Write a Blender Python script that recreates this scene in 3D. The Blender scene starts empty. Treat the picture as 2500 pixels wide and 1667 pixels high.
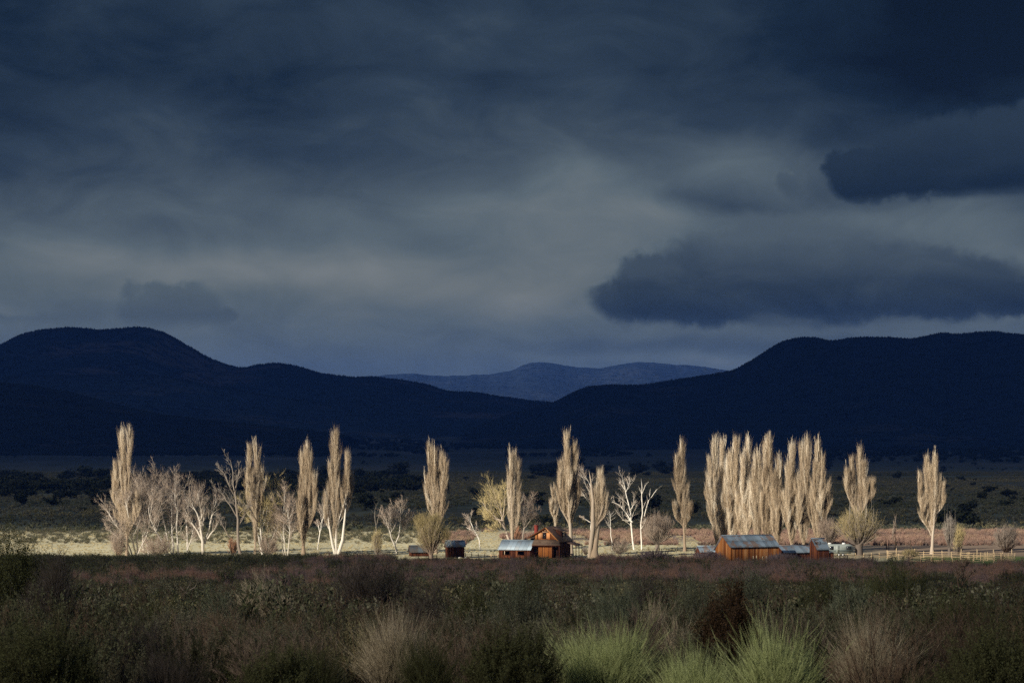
import bpy, math, random
import numpy as np
from mathutils import Vector
random.seed(7)
RNG = np.random.default_rng(11)
S = bpy.context.scene
COL = S.collection
R = math.radians

# ------------------------------------------------------------------ camera, exposure
F = 5903.0            # focal length in pixels of the 2500 px wide photograph (85 mm lens)
HY = 1105.0           # row of the level horizon
CAM = Vector((0, 0, 21.0))
cam = bpy.data.cameras.new('camera')
cam.lens, cam.sensor_width = 85.0, 36.0
cam.clip_start, cam.clip_end = 0.5, 90000
cob = bpy.data.objects.new('camera', cam)
COL.objects.link(cob)
cob.location = CAM
cob.rotation_euler = (R(90), 0, 0)
cam.shift_y = (HY - 833.5) / 2500.0      # verticals stay vertical, horizon low in the frame
cam.dof.use_dof = True
cam.dof.focus_distance = 480
cam.dof.aperture_fstop = 6.3
S.camera = cob
S.view_settings.view_transform = 'Standard'
S.view_settings.look = 'None'
S.view_settings.gamma = 1
S.view_settings.use_curve_mapping = False
EXPO = 0.45
S.view_settings.exposure = EXPO
S.render.resolution_x, S.render.resolution_y = 1024, 682
cy = S.cycles
cy.use_denoising = False
try:
    cy.denoiser = 'OPENIMAGEDENOISE'
except Exception:
    pass
cy.max_bounces = 5
cy.diffuse_bounces = 3
cy.volume_bounces = 1
cy.transparent_max_bounces = 12
cy.sample_clamp_indirect = 4

# ------------------------------------------------------------------ node helpers
class Nt:
    def __init__(s, tree):
        s.t = tree
    def n(s, kind, **kw):
        o = s.t.nodes.new(kind)
        for k, v in kw.items():
            setattr(o, k, v)
        return o
    def put(s, sock, v):
        if isinstance(v, bpy.types.NodeSocket):
            s.t.links.new(v, sock)
        else:
            sock.default_value = v
    def m(s, op, a, b=None, c=None, clamp=False):
        o = s.n('ShaderNodeMath', operation=op, use_clamp=clamp)
        s.put(o.inputs[0], a)
        if b is not None: s.put(o.inputs[1], b)
        if c is not None: s.put(o.inputs[2], c)
        return o.outputs[0]
    def smooth(s, v, a, b):
        o = s.n('ShaderNodeMapRange', interpolation_type='SMOOTHSTEP')
        s.put(o.inputs['Value'], v)
        s.put(o.inputs['From Min'], a); s.put(o.inputs['From Max'], b)
        return o.outputs['Result']
    def lin(s, v, a, b, c=0.0, d=1.0):
        o = s.n('ShaderNodeMapRange')
        s.put(o.inputs['Value'], v)
        s.put(o.inputs['From Min'], a); s.put(o.inputs['From Max'], b)
        s.put(o.inputs['To Min'], c); s.put(o.inputs['To Max'], d)
        return o.outputs['Result']
    def noise(s, vec, scale, detail=4, rough=0.5, out='Fac', dist=0.0):
        o = s.n('ShaderNodeTexNoise')
        if vec is not None: s.put(o.inputs['Vector'], vec)
        o.inputs['Scale'].default_value = scale
        o.inputs['Detail'].default_value = detail
        o.inputs['Roughness'].default_value = rough
        o.inputs['Distortion'].default_value = dist
        return o.outputs[out]
    def ramp(s, f, stops, mode='LINEAR'):
        o = s.n('ShaderNodeValToRGB')
        s.put(o.inputs[0], f)
        r = o.color_ramp
        r.interpolation = mode
        while len(r.elements) < len(stops): r.elements.new(0.5)
        for e, (p, c) in zip(r.elements, stops):
            e.position = p
            e.color = (c, c, c, 1) if isinstance(c, float) else (c[0], c[1], c[2], 1)
        return o.outputs[0]
    def mix(s, f, a, b, kind='MIX'):
        o = s.n('ShaderNodeMix', data_type='RGBA', blend_type=kind)
        s.put(o.inputs[0], f)
        for i, v in ((6, a), (7, b)):
            if isinstance(v, tuple): v = (v[0], v[1], v[2], 1)
            s.put(o.inputs[i], v)
        return o.outputs[2]
    def xyz(s, x, y, z=0.0):
        o = s.n('ShaderNodeCombineXYZ')
        s.put(o.inputs[0], x); s.put(o.inputs[1], y); s.put(o.inputs[2], z)
        return o.outputs[0]
    def sep(s, v):
        o = s.n('ShaderNodeSeparateXYZ')
        s.put(o.inputs[0], v)
        return o.outputs[0], o.outputs[1], o.outputs[2]

def lin(r, g, b):
    def f(c):
        c /= 255.0
        return c / 12.92 if c < .04045 else ((c + .055) / 1.055) ** 2.4
    return (f(r), f(g), f(b))

# ------------------------------------------------------------------ sun and storm sky
SUN_EL, SUN_AZ = R(24), R(44)      # the sun stands behind the camera, to its left
TO_SUN = Vector((-math.sin(SUN_AZ) * math.cos(SUN_EL), -math.cos(SUN_AZ) * math.cos(SUN_EL), math.sin(SUN_EL)))
sl = bpy.data.lights.new('sun', 'SUN')
sl.energy = 5.0
sl.angle = R(0.4)
sl.color = (1.0, 0.9, 0.76)
so = bpy.data.objects.new('sun', sl)
COL.objects.link(so)
so.rotation_euler = TO_SUN.to_track_quat('Z', 'Y').to_euler()
so.location = (-40, -40, 80)

W = bpy.data.worlds.new('World')
S.world = W
W.use_nodes = True
W.node_tree.nodes.clear()
w = Nt(W.node_tree)
gen = w.n('ShaderNodeTexCoord').outputs['Generated']
dx, dy, dz = w.sep(gen)
az = w.m('ARCTAN2', dx, dy)
el = w.m('ARCSINE', dz)
warpn = w.n('ShaderNodeTexNoise')
w.put(warpn.inputs['Vector'], w.xyz(w.m('MULTIPLY', dx, 7.0), w.m('MULTIPLY', dy, 7.0), w.m('MULTIPLY', dz, 16.0)))
warpn.inputs['Scale'].default_value = 1.6
warpn.inputs['Detail'].default_value = 6
wr, wg, wb = w.sep(warpn.outputs['Color'])
U = w.m('MULTIPLY_ADD', az, F, 1250.0)
V = w.m('MULTIPLY_ADD', el, -F, HY)
Uw = w.m('ADD', U, w.m('MULTIPLY_ADD', wr, 320.0, -160.0))
Vw = w.m('ADD', V, w.m('MULTIPLY_ADD', wg, 150.0, -75.0))
base = w.ramp(w.lin(Vw, -400.0, 1105.0), [(0, .23), (.28, .225), (.42, .27), (.54, .35), (.63, .46), (.70, .57), (.76, .55), (.88, .49), (1, .52)])
L = base
def blob(cx, cyy, rx, ry, rot, amp):
    global L
    c, s_ = math.cos(R(rot)), math.sin(R(rot))
    a = w.m('SUBTRACT', Uw, cx); b = w.m('SUBTRACT', Vw, cyy)
    p = w.m('MULTIPLY_ADD', a, c / rx, w.m('MULTIPLY', b, s_ / rx))
    q = w.m('MULTIPLY_ADD', a, -s_ / ry, w.m('MULTIPLY', b, c / ry))
    d = w.m('MULTIPLY_ADD', p, p, w.m('MULTIPLY', q, q))
    L = w.m('MULTIPLY_ADD', w.m('EXPONENT', w.m('MULTIPLY', d, -1.0)), amp, L)
for bb in [(0, 150, 280, 460, 0, -.11), (650, 230, 330, 130, 12, -.10), (2560, 60, 520, 420, 0, -.30), (2150, 110, 420, 160, 0, -.07),
           (1080, 170, 110, 90, 30, .07), (1450, 435, 200, 60, 20, .15), (1340, 540, 330, 110, 10, .11), (120, 630, 300, 60, 8, .11),
           (860, 690, 300, 48, 3, .15), (540, 660, 300, 46, 5, .10), (1260, 700, 180, 70, 0, .13), (1000, 560, 420, 46, 22, -.05),
           (1800, 395, 230, 55, 4, .16), (1740, 492, 190, 30, 4, -.11), (1950, 535, 480, 36, 2, .10), (2380, 590, 200, 60, 20, .07),
           (1750, 842, 420, 20, 0, -.11), (1700, 872, 300, 13, 0, .07), (1350, 470, 420, 130, 0, .06), (1250, 250, 300, 60, 25, -.05), (700, 500, 420, 60, 14, .04), (1330, 95, 240, 60, 0, .05),
           (240, 420, 300, 120, -10, .03)]:
    blob(*bb)
fine = w.noise(w.xyz(w.m('MULTIPLY', U, 1 / 260.0), w.m('MULTIPLY', V, 1 / 120.0), 3.0), 1.0, 6, .55, dist=.6)
L = w.m('ADD', L, w.m('MULTIPLY_ADD', fine, .30, -.15))
edge = w.m('ADD', w.m('MULTIPLY', w.noise(w.xyz(w.m('MULTIPLY', U, 1 / 150.0), w.m('MULTIPLY', V, 1 / 110.0), 9.0), 1.0, 2, .5), .62), w.m('MULTIPLY', w.noise(w.xyz(w.m('MULTIPLY', U, 1 / 38.0), w.m('MULTIPLY', V, 1 / 30.0), 2.0), 1.0, 6, .6, dist=.4), .38))
Ue = w.m('ADD', U, w.m('MULTIPLY_ADD', edge, 110.0, -55.0))
Ve = w.m('ADD', V, w.m('MULTIPLY_ADD', edge, 130.0, -65.0))
def cloud(parts, bottom, soft, lt, lb, top, opacity, bsoft=16.0):
    """a nearer, darker cumulus with billowed top and flat base: parts = ellipses (cx, cy, rx, ry)"""
    global L
    acc = None
    for cx, cyy, rx, ry in parts:
        a = w.m('MULTIPLY', w.m('SUBTRACT', Ue, cx), 1 / rx); b = w.m('MULTIPLY', w.m('SUBTRACT', Ve, cyy), 1 / ry)
        d = w.m('SQRT', w.m('MULTIPLY_ADD', a, a, w.m('MULTIPLY', b, b)))
        acc = d if acc is None else w.m('SMOOTH_MIN', acc, d, .18)
    mk = w.smooth(w.m('SUBTRACT', 1.0, acc), 0.0, soft)
    # the base of the cloud follows a slightly tilted line
    bl = w.m('MULTIPLY_ADD', U, bottom[1], bottom[0])
    mk = w.m('MULTIPLY', mk, w.smooth(w.m('SUBTRACT', bl, w.m('MULTIPLY_ADD', edge, 36.0, V)), -26.0, bsoft))
    tone = w.lin(w.m('ADD', w.m('MULTIPLY_ADD', fine, 150.0, V), w.m('MULTIPLY_ADD', edge, 60.0, -105.0)), top + 30.0, bottom[0] + bottom[1] * 1900 + 30.0, lt, lb)
    f = w.m('MULTIPLY', mk, opacity)
    L = w.m('ADD', w.m('MULTIPLY', L, w.m('SUBTRACT', 1.0, f)), w.m('MULTIPLY', tone, f))
cloud([(1690, 705, 230, 120), (1900, 640, 330, 130), (2250, 700, 300, 100), (2050, 690, 300, 120), (2470, 735, 120, 60)], (826, 0), .34, .46, .03, 545, .95, 60)
cloud([(1530, 735, 100, 66), (1600, 690, 110, 72), (1760, 735, 250, 95), (2050, 765, 420, 80), (2340, 750, 240, 56)], (846, -.018), .45, .38, .02, 640, .85, 50)
cloud([(2110, 440, 108, 78), (2230, 400, 130, 100), (2400, 400, 200, 130), (2560, 380, 160, 140)], (640, -.06), .26, .24, .04, 300, .92)
cloud([(1922, 455, 36, 38), (1945, 425, 26, 26)], (492, 0), .55, .42, .30, 410, .75)
cloud([(370, 755, 92, 78), (460, 752, 98, 74), (548, 782, 44, 40)], (806, 0), .34, .50, .33, 690, .9, 26)
cloud([(230, 780, 90, 60), (140, 795, 130, 40), (40, 800, 120, 24)], (806, 0), .8, .53, .38, 700, .8, 26)
storm = w.ramp(L, [(0, lin(4, 12, 17)), (.13, lin(20, 34, 46)), (.28, lin(48, 62, 74)), (.42, lin(76, 89, 97)), (.55, lin(97, 110, 115)), (.68, lin(117, 126, 127)), (.85, lin(140, 145, 143))])
sky = w.n('ShaderNodeTexSky', sky_type='NISHITA', sun_disc=False)
sky.sun_elevation = SUN_EL
sky.sun_rotation = R(180) + SUN_AZ
sky.altitude = 1500
nb = w.n('ShaderNodeBackground'); w.put(nb.inputs[0], sky.outputs[0]); nb.inputs[1].default_value = 0.05
sb = w.n('ShaderNodeBackground'); w.put(sb.inputs[0], storm); sb.inputs[1].default_value = 1.0 / 2 ** EXPO
mx = w.n('ShaderNodeMixShader'); mx.inputs[0].default_value = 0.985
w.t.links.new(nb.outputs[0], mx.inputs[1]); w.t.links.new(sb.outputs[0], mx.inputs[2])
w.t.links.new(mx.outputs[0], w.n('ShaderNodeOutputWorld').inputs[0])
W.cycles.sampling_method = 'MANUAL'
W.cycles.sample_map_resolution = 512

# ------------------------------------------------------------------ mesh helpers
def tag(o, label=None, cat=None, group=None, kind=None):
    if label: o['label'] = label
    if cat: o['category'] = cat
    if group: o['group'] = group
    if kind: o['kind'] = kind
    return o

def empty(name, loc, label, cat, group=None, rz=0.0):
    o = bpy.data.objects.new(name, None)
    COL.objects.link(o)
    o.location = loc; o.rotation_euler = (0, 0, rz)
    o.empty_display_size = .5
    return tag(o, label, cat, group)

def raw_mesh(name, V, quads, tris, t=None, mat=None, smooth=False):
    me = bpy.data.meshes.new(name)
    nq, nt = len(quads), len(tris)
    me.vertices.add(len(V))
    me.vertices.foreach_set('co', np.ascontiguousarray(V, dtype=np.float32).ravel())
    idx = []
    if nq: idx.append(np.asarray(quads, dtype=np.int32).ravel())
    if nt: idx.append(np.asarray(tris, dtype=np.int32).ravel())
    idx = np.concatenate(idx)
    me.loops.add(len(idx))
    me.loops.foreach_set('vertex_index', idx)
    me.polygons.add(nq + nt)
    st = np.concatenate([np.arange(nq) * 4, nq * 4 + np.arange(nt) * 3]).astype(np.int32)
    me.polygons.foreach_set('loop_start', st)
    if t is not None:
        a = me.attributes.new('t', 'FLOAT', 'POINT')
        a.data.foreach_set('value', np.ascontiguousarray(t, dtype=np.float32))
    me.update(calc_edges=True)
    if smooth:
        me.polygons.foreach_set('use_smooth', np.ones(nq + nt, dtype=bool))
    if mat: me.materials.append(mat)
    return me

class Geo:
    """collects vertices, quads, triangles and a per-vertex tint, and links them as one mesh object"""
    def __init__(s):
        s.V, s.Q, s.T, s.t, s.n = [], [], [], [], 0
    def add(s, V, Q=None, T=None, t=0.5):
        V = np.asarray(V, float).reshape(-1, 3)
        if Q is not None and len(Q): s.Q.append(np.asarray(Q, int).reshape(-1, 4) + s.n)
        if T is not None and len(T): s.T.append(np.asarray(T, int).reshape(-1, 3) + s.n)
        s.V.append(V)
        s.t.append(np.broadcast_to(np.asarray(t, float), (len(V),)).copy())
        s.n += len(V)
        return s
    def box(s, x0, x1, y0, y1, z0, z1, t=.5):
        v = [(x, y, z) for z in (z0, z1) for y in (y0, y1) for x in (x0, x1)]
        return s.add(v, [(0, 2, 3, 1), (4, 5, 7, 6), (0, 1, 5, 4), (2, 6, 7, 3), (0, 4, 6, 2), (1, 3, 7, 5)], t=t)
    def hexa(s, p, t=.5):
        """box from eight corners, bottom ring then top ring"""
        return s.add(p, [(3, 2, 1, 0), (4, 5, 6, 7), (0, 1, 5, 4), (1, 2, 6, 5), (2, 3, 7, 6), (3, 0, 4, 7)], t=t)
    def slab(s, a, b, c, d, th, t=.5):
        """plate under the quad a b c d"""
        a, b, c, d = (np.array(q, float) for q in (a, b, c, d))
        n = np.cross(b - a, d - a); n /= np.linalg.norm(n)
        return s.hexa([a - n * th, b - n * th, c - n * th, d - n * th, a, b, c, d], t)
    def bar(s, a, b, w_, h=None, t=.5):
        """square bar from a to b"""
        a, b = np.array(a, float), np.array(b, float)
        h = h or w_
        d = (b - a) / np.linalg.norm(b - a)
        u = np.cross(d, (0, 0, 1.0)) if abs(d[2]) < .95 else np.cross(d, (0, 1.0, 0))
        u /= np.linalg.norm(u); v = np.cross(u, d)
        u = u * w_ / 2; v = v * h / 2
        return s.hexa([a - u - v, a + u - v, a + u + v, a - u + v, b - u - v, b + u - v, b + u + v, b - u + v], t)
    def strands(s, P, Rr, sides=3, t=.5, ttip=None, rng=RNG):
        P = np.asarray(P, float); n, k, _ = P.shape
        Rr = np.asarray(Rr, float)
        if Rr.ndim == 1: Rr = np.linspace(1, .25, k)[None, :] * Rr[:, None]
        T = P[:, min(2, k - 1)] - P[:, 0]
        T /= np.linalg.norm(T, axis=1, keepdims=True) + 1e-9
        ref = rng.normal(size=(n, 3))
        A = np.cross(T, ref); A /= np.linalg.norm(A, axis=1, keepdims=True) + 1e-9
        B = np.cross(T, A)
        th = np.arange(sides) * 2 * np.pi / sides
        ring = np.cos(th)[None, :, None] * A[:, None, :] + np.sin(th)[None, :, None] * B[:, None, :]
        body = P[:, :k - 1, None, :] + ring[:, None, :, :] * Rr[:, :k - 1, None, None]
        m = (k - 1) * sides + 1
        Vv = np.concatenate([body.reshape(n, (k - 1) * sides, 3), P[:, k - 1:k, :]], axis=1)
        q = []
        for j in range(k - 2):
            for i in range(sides):
                i2 = (i + 1) % sides
                q.append((j * sides + i, j * sides + i2, (j + 1) * sides + i2, (j + 1) * sides + i))
        tr = [((k - 2) * sides + i, (k - 2) * sides + (i + 1) % sides, m - 1) for i in range(sides)]
        off = (np.arange(n) * m)[:, None, None]
        Q = (np.array(q)[None] + off).reshape(-1, 4) if q else None
        Tt = (np.array(tr)[None] + off).reshape(-1, 3)
        t = np.broadcast_to(np.asarray(t, float), (n,))
        tt = t if ttip is None else np.broadcast_to(np.asarray(ttip, float), (n,))
        f = np.concatenate([np.repeat(np.linspace(0, 1, k)[:k - 1], sides), [1.0]])
        tv = t[:, None] * (1 - f) + tt[:, None] * f
        return s.add(Vv.reshape(-1, 3), Q, Tt, tv.ravel())
    def leaves(s, C, size, t=.5, rng=RNG, aspect=.45):
        """small folded leaf: two triangles sharing the midrib"""
        C = np.asarray(C, float); n = len(C)
        size = np.broadcast_to(np.asarray(size, float), (n,))[:, None]
        d = rng.normal(size=(n, 3)); d[:, 2] = np.abs(d[:, 2]) + .3
        d /= np.linalg.norm(d, axis=1, keepdims=True)
        e = np.cross(d, rng.normal(size=(n, 3))); e /= np.linalg.norm(e, axis=1, keepdims=True) + 1e-9
        f = np.cross(d, e)
        a = C; b = C + d * size; c = C + d * size * .55 + e * size * aspect + f * size * .12; g = C + d * size * .55 - e * size * aspect + f * size * .12
        V = np.stack([a, c, b, g], axis=1).reshape(-1, 3)
        o = (np.arange(n) * 4)[:, None, None]
        T = (np.array([(0, 1, 2), (0, 2, 3)])[None] + o).reshape(-1, 3)
        return s.add(V, None, T, np.repeat(np.broadcast_to(np.asarray(t, float), (n,)), 4))
    def mesh(s, name, mat, smooth=False):
        Q = np.concatenate(s.Q) if s.Q else np.zeros((0, 4), int)
        T = np.concatenate(s.T) if s.T else np.zeros((0, 3), int)
        return raw_mesh(name, np.concatenate(s.V), Q, T, np.concatenate(s.t), mat, smooth)
    def build(s, name, mat, parent=None, smooth=False, kind=None, link=True):
        o = bpy.data.objects.new(name, s.mesh(name, mat, smooth))
        if link: COL.objects.link(o)
        if parent: o.parent = parent
        if kind: o['kind'] = kind
        return o

def unit(v):
    return v / (np.linalg.norm(v, axis=-1, keepdims=True) + 1e-9)

def children(P, Rr, m, tr=(.25, 1.0), ang=(30, 60), ratio=(.35, .6), k=4, up=.25, wob=.08, rscale=.55, rng=RNG, flat=1.0, minr=.004):
    """m side branches on every parent polyline P[n,k,3] with base radii Rr[n]"""
    n, kp, _ = P.shape
    Lp = np.linalg.norm(np.diff(P, axis=1), axis=2).sum(1)
    t = rng.uniform(tr[0], tr[1], size=(n, m))
    x = t * (kp - 1); i = np.clip(x.astype(int), 0, kp - 2); f = (x - i)[..., None]
    ar = np.arange(n)[:, None]
    p0 = P[ar, i] * (1 - f) + P[ar, i + 1] * f
    T = unit(P[ar, i + 1] - P[ar, i])
    perp = np.cross(T, rng.normal(size=T.shape)); perp[..., 1] *= flat
    perp = unit(perp)
    a = np.radians(rng.uniform(ang[0], ang[1], size=(n, m)))[..., None]
    d = np.cos(a) * T + np.sin(a) * perp
    d[..., 2] += up
    d = unit(d)
    Lc = (Lp[:, None] * rng.uniform(ratio[0], ratio[1], size=(n, m)) * (1.15 - .65 * t))[..., None, None]
    s_ = np.linspace(0, 1, k)[None, None, :, None]
    Pc = p0[:, :, None, :] + d[:, :, None, :] * Lc * s_
    Pc[..., 2] += (Lc * s_ ** 2 * up * .5)[..., 0]
    w_ = rng.normal(size=(n, m, k, 3)) * wob * Lc
    w_[:, :, 0] = 0
    Pc = Pc + np.cumsum(w_, axis=2) * .5
    rc = np.maximum(Rr[:, None] * (1 - .72 * t) * rscale, minr)
    return Pc.reshape(n * m, k, 3), rc.reshape(n * m)

# ------------------------------------------------------------------ value noise for terrain
_tab = np.random.default_rng(5).random((256, 256))
def vnoise(x, y):
    xi = np.floor(x).astype(int); yi = np.floor(y).astype(int)
    fx = x - xi; fy = y - yi
    fx = fx * fx * (3 - 2 * fx); fy = fy * fy * (3 - 2 * fy)
    g = lambda a, b: _tab[a & 255, b & 255]
    return (g(xi, yi) * (1 - fx) + g(xi + 1, yi) * fx) * (1 - fy) + (g(xi, yi + 1) * (1 - fx) + g(xi + 1, yi + 1) * fx) * fy
def fbm(x, y, o=4):
    s_, a = 0, .5
    for i in range(o):
        s_ = s_ + a * (vnoise(x * 2 ** i + 17 * i, y * 2 ** i + 5 * i) - .5) * 2
        a *= .5
    return s_

_pd = [-200, 0, 30, 60, 120, 200, 300, 400, 470, 3000, 5000, 7000, 9000, 12000, 60000]
_pz = [19.6, 19.3, 17.8, 15.8, 12.2, 8.0, 3.5, .9, 0, 0, 33, 80, 140, 190, 200]
def ground_z(x, y):
    x = np.asarray(x, float); y = np.asarray(y, float)
    z = np.interp(y, _pd, _pz)
    amp = np.interp(y, [0, 40, 300, 450, 520, 700, 3000, 8000], [.10, .30, .85, .30, .05, .12, .6, 6])
    return z + amp * fbm(x / 9 + 3, y / 13, 3) * np.where(y < 900, 1, 0) + amp * fbm(x / 160, y / 300, 4) * np.where(y >= 900, 1, 0)

_DD = np.concatenate([np.arange(15, 700, .5), np.geomspace(700, 9000, 900)])
def at(px, py=None, d=None):
    """world point on the ground seen at photograph pixel (px, py), or at distance d in column px"""
    if d is None:
        hit = 21 - (py - HY) / F * _DD <= ground_z((px - 1250) / F * _DD, _DD)
        d = float(_DD[np.argmax(hit)]) if hit.any() else 9000.0
    x = (px - 1250) / F * d
    return Vector((x, d, float(ground_z(x, d))))
def zat(py, d):
    return 21 - (py - HY) / F * d
# ------------------------------------------------------------------ materials
MATS = {}
def new_mat(name):
    m = bpy.data.materials.new(name)
    m.use_nodes = True
    m.node_tree.nodes.clear()
    return m, Nt(m.node_tree)
def finish(m, nt, col, rough=.9, spec=.15, bump=None, metal=0.0, trans=None):
    o = nt.n('ShaderNodeOutputMaterial')
    if rough is None:
        b = nt.n('ShaderNodeBsdfDiffuse')
        nt.put(b.inputs['Color'], col if isinstance(col, bpy.types.NodeSocket) else (*col, 1))
    else:
        b = nt.n('ShaderNodeBsdfPrincipled')
        nt.put(b.inputs['Base Color'], col if isinstance(col, bpy.types.NodeSocket) else (*col, 1))
        nt.put(b.inputs['Roughness'], rough)
        b.inputs['Specular IOR Level'].default_value = spec
        b.inputs['Metallic'].default_value = metal
    if bump is not None:
        bp = nt.n('ShaderNodeBump'); bp.inputs['Strength'].default_value = bump[1]; bp.inputs['Distance'].default_value = bump[2]
        nt.put(bp.inputs['Height'], bump[0]); nt.t.links.new(bp.outputs[0], b.inputs['Normal'])
    if trans:
        tb = nt.n('ShaderNodeBsdfTranslucent')
        nt.put(tb.inputs['Color'], col if isinstance(col, bpy.types.NodeSocket) else (*col, 1))
        mm = nt.n('ShaderNodeMixShader'); mm.inputs[0].default_value = trans
        nt.t.links.new(b.outputs[0], mm.inputs[1]); nt.t.links.new(tb.outputs[0], mm.inputs[2])
        nt.t.links.new(mm.outputs[0], o.inputs[0])
    else:
        nt.t.links.new(b.outputs[0], o.inputs[0])
    return m
def plant_mat(name, stops, vary=.25, hue=None, trans=None):
    """colour by the plant's own tint value, varied from one plant to the next"""
    m, nt = new_mat(name)
    a = nt.n('ShaderNodeAttribute', attribute_name='t')
    c = nt.ramp(a.outputs['Fac'], stops)
    rnd = nt.n('ShaderNodeObjectInfo').outputs['Random']
    g = nt.lin(rnd, 0, 1, 1 - vary, 1 + vary)
    c = nt.mix(1.0, c, nt.xyz(g, g, g), 'MULTIPLY')
    if hue:
        c = nt.mix(nt.m('MULTIPLY', nt.m('FRACT', nt.m('MULTIPLY', rnd, 7.31)), hue[1]), c, hue[0])
    return finish(m, nt, c, None, trans=trans)

# ------------------------------------------------------------------ unseen cloud deck added for shade, gap shaped to light the ranch
DECK = 2300.0
OFF = Vector((TO_SUN.x, TO_SUN.y)) / TO_SUN.z * DECK       # a cloud at this offset shades the ranch
m, nt = new_mat('shade_cloud')
px_, py_, pz_ = nt.sep(nt.n('ShaderNodeNewGeometry').outputs['Position'])
gx = nt.m('SUBTRACT', px_, OFF.x); gy = nt.m('SUBTRACT', py_, OFF.y)
nz = nt.noise(nt.xyz(nt.m('MULTIPLY', gx, .006), nt.m('MULTIPLY', gy, .006)), 1.0, 4, .55)
gyw = nt.m('ADD', gy, nt.m('MULTIPLY_ADD', nz, 60.0, -30.0))
gyw = nt.m('SUBTRACT', gyw, nt.m('MULTIPLY', gx, .02))
gap = nt.m('MULTIPLY', nt.smooth(gyw, 425.0, 474.0), nt.m('SUBTRACT', 1.0, nt.smooth(gyw, 628.0, 700.0)))
gap = nt.m('MULTIPLY', gap, nt.m('SUBTRACT', 1.0, nt.m('MULTIPLY', nt.smooth(gx, 105.0, 240.0), .45)))
thin = nt.m('MULTIPLY', nt.m('SUBTRACT', 1.0, nt.smooth(gyw, 330.0, 560.0)), .34)        # partial opening set to dim the sun on the slope
behind = nt.m('MULTIPLY', nt.smooth(gyw, 560.0, 760.0), nt.m('MULTIPLY', nt.m('SUBTRACT', 1.0, nt.smooth(gyw, 700.0, 4300.0)), .26))
opening = nt.m('MAXIMUM', gap, nt.m('ADD', nt.m('ADD', thin, behind), nt.m('MULTIPLY', nz, .012)), clamp=True)
tr = nt.n('ShaderNodeBsdfTransparent')
tl = nt.n('ShaderNodeBsdfTranslucent'); tl.inputs[0].default_value = (.12, .175, .30, 1)
ms = nt.n('ShaderNodeMixShader'); nt.t.links.new(opening, ms.inputs[0])
nt.t.links.new(tl.outputs[0], ms.inputs[1]); nt.t.links.new(tr.outputs[0], ms.inputs[2])
nt.t.links.new(ms.outputs[0], nt.n('ShaderNodeOutputMaterial').inputs[0])
gxs = np.linspace(-19000, 13000, 90); gys = np.linspace(-8000, 9000, 60)
X, Y = np.meshgrid(gxs, gys)
Z = DECK + 60 * fbm(X / 1500 + 4, Y / 1500, 4)
Vd = np.stack([X, Y, Z], -1).reshape(-1, 3)
def grid_quads(ny, nx):
    i = np.arange(ny - 1)[:, None] * nx + np.arange(nx - 1)[None]
    return np.stack([i, i + 1, i + nx + 1, i + nx], -1).reshape(-1, 4)
o = bpy.data.objects.new('cloud_deck', raw_mesh('cloud_deck', Vd, grid_quads(60, 90), [], None, m, True))
COL.objects.link(o); tag(o, kind='structure')

# ------------------------------------------------------------------ ground
m, nt = new_mat('range_ground')
pos = nt.n('ShaderNodeNewGeometry').outputs['Position']
X_, Y_, Z_ = nt.sep(pos)
n1 = nt.noise(pos, .05, 5, .6); n2 = nt.noise(pos, .9, 5, .65); n3 = nt.noise(nt.xyz(nt.m('MULTIPLY', X_, .004), nt.m('MULTIPLY', Y_, .0022)), 1.0, 5, .6)
n4 = nt.noise(nt.xyz(nt.m('MULTIPLY', X_, .03), nt.m('MULTIPLY', Y_, .012)), 1.0, 5, .7)
soil = nt.mix(n2, (.035, .028, .02), (.10, .085, .06))
grass = nt.mix(nt.smooth(n4, .35, .65), (.48, .44, .28), (.62, .57, .37))
grass = nt.mix(nt.m('MULTIPLY', nt.smooth(n2, .55, .75), .6), grass, (.24, .22, .13))
green = nt.mix(n2, (.07, .11, .03), (.12, .17, .05))
sage = nt.mix(nt.smooth(n4, .38, .62), (.032, .040, .026), (.10, .11, .072))
sage = nt.mix(nt.smooth(n3, .45, .7), sage, (.055, .05, .036))
red = nt.mix(n2, (.17, .13, .11), (.28, .225, .18))
Yw = nt.m('ADD', Y_, nt.m('MULTIPLY_ADD', n1, 50.0, -25.0))
c = nt.mix(nt.smooth(Yw, 455.0, 480.0), soil, grass)
redf = nt.m('MULTIPLY', nt.smooth(Yw, 555.0, 590.0), nt.smooth(X_, -15.0, 25.0))
c = nt.mix(nt.m('MULTIPLY', nt.smooth(nt.m('ADD', X_, nt.m('MULTIPLY', n4, 30.0)), 68.0, 104.0), nt.smooth(Yw, 470.0, 486.0)), c, nt.mix(n2, (.17, .12, .09), (.30, .23, .16)))
c = nt.mix(redf, c, red)
c = nt.mix(nt.smooth(Yw, 630.0, 665.0), c, sage)
past = nt.m('MULTIPLY', nt.m('MULTIPLY', nt.smooth(X_, 70.0, 84.0), nt.smooth(Yw, 425.0, 440.0)), nt.m('SUBTRACT', 1.0, nt.smooth(Yw, 478.0, 500.0)))
c = nt.mix(past, c, green)
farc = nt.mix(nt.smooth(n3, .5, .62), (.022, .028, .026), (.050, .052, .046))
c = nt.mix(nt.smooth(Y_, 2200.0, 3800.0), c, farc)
finish(m, nt, c, .95, .1, (n2, .6, .15))
ys = np.concatenate([np.arange(-80, 12, 4.0), np.arange(12, 120, .9), np.arange(120, 480, 2.2), np.geomspace(481, 21200, 190)])
us = np.linspace(-1, 1, 241)
us = np.sign(us) * np.abs(us) ** 1.25
hw = 70 + .5 * np.clip(ys, 0, None)
X = hw[:, None] * us[None]; Y = np.broadcast_to(ys[:, None], X.shape)
Z = ground_z(X, Y)
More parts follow.
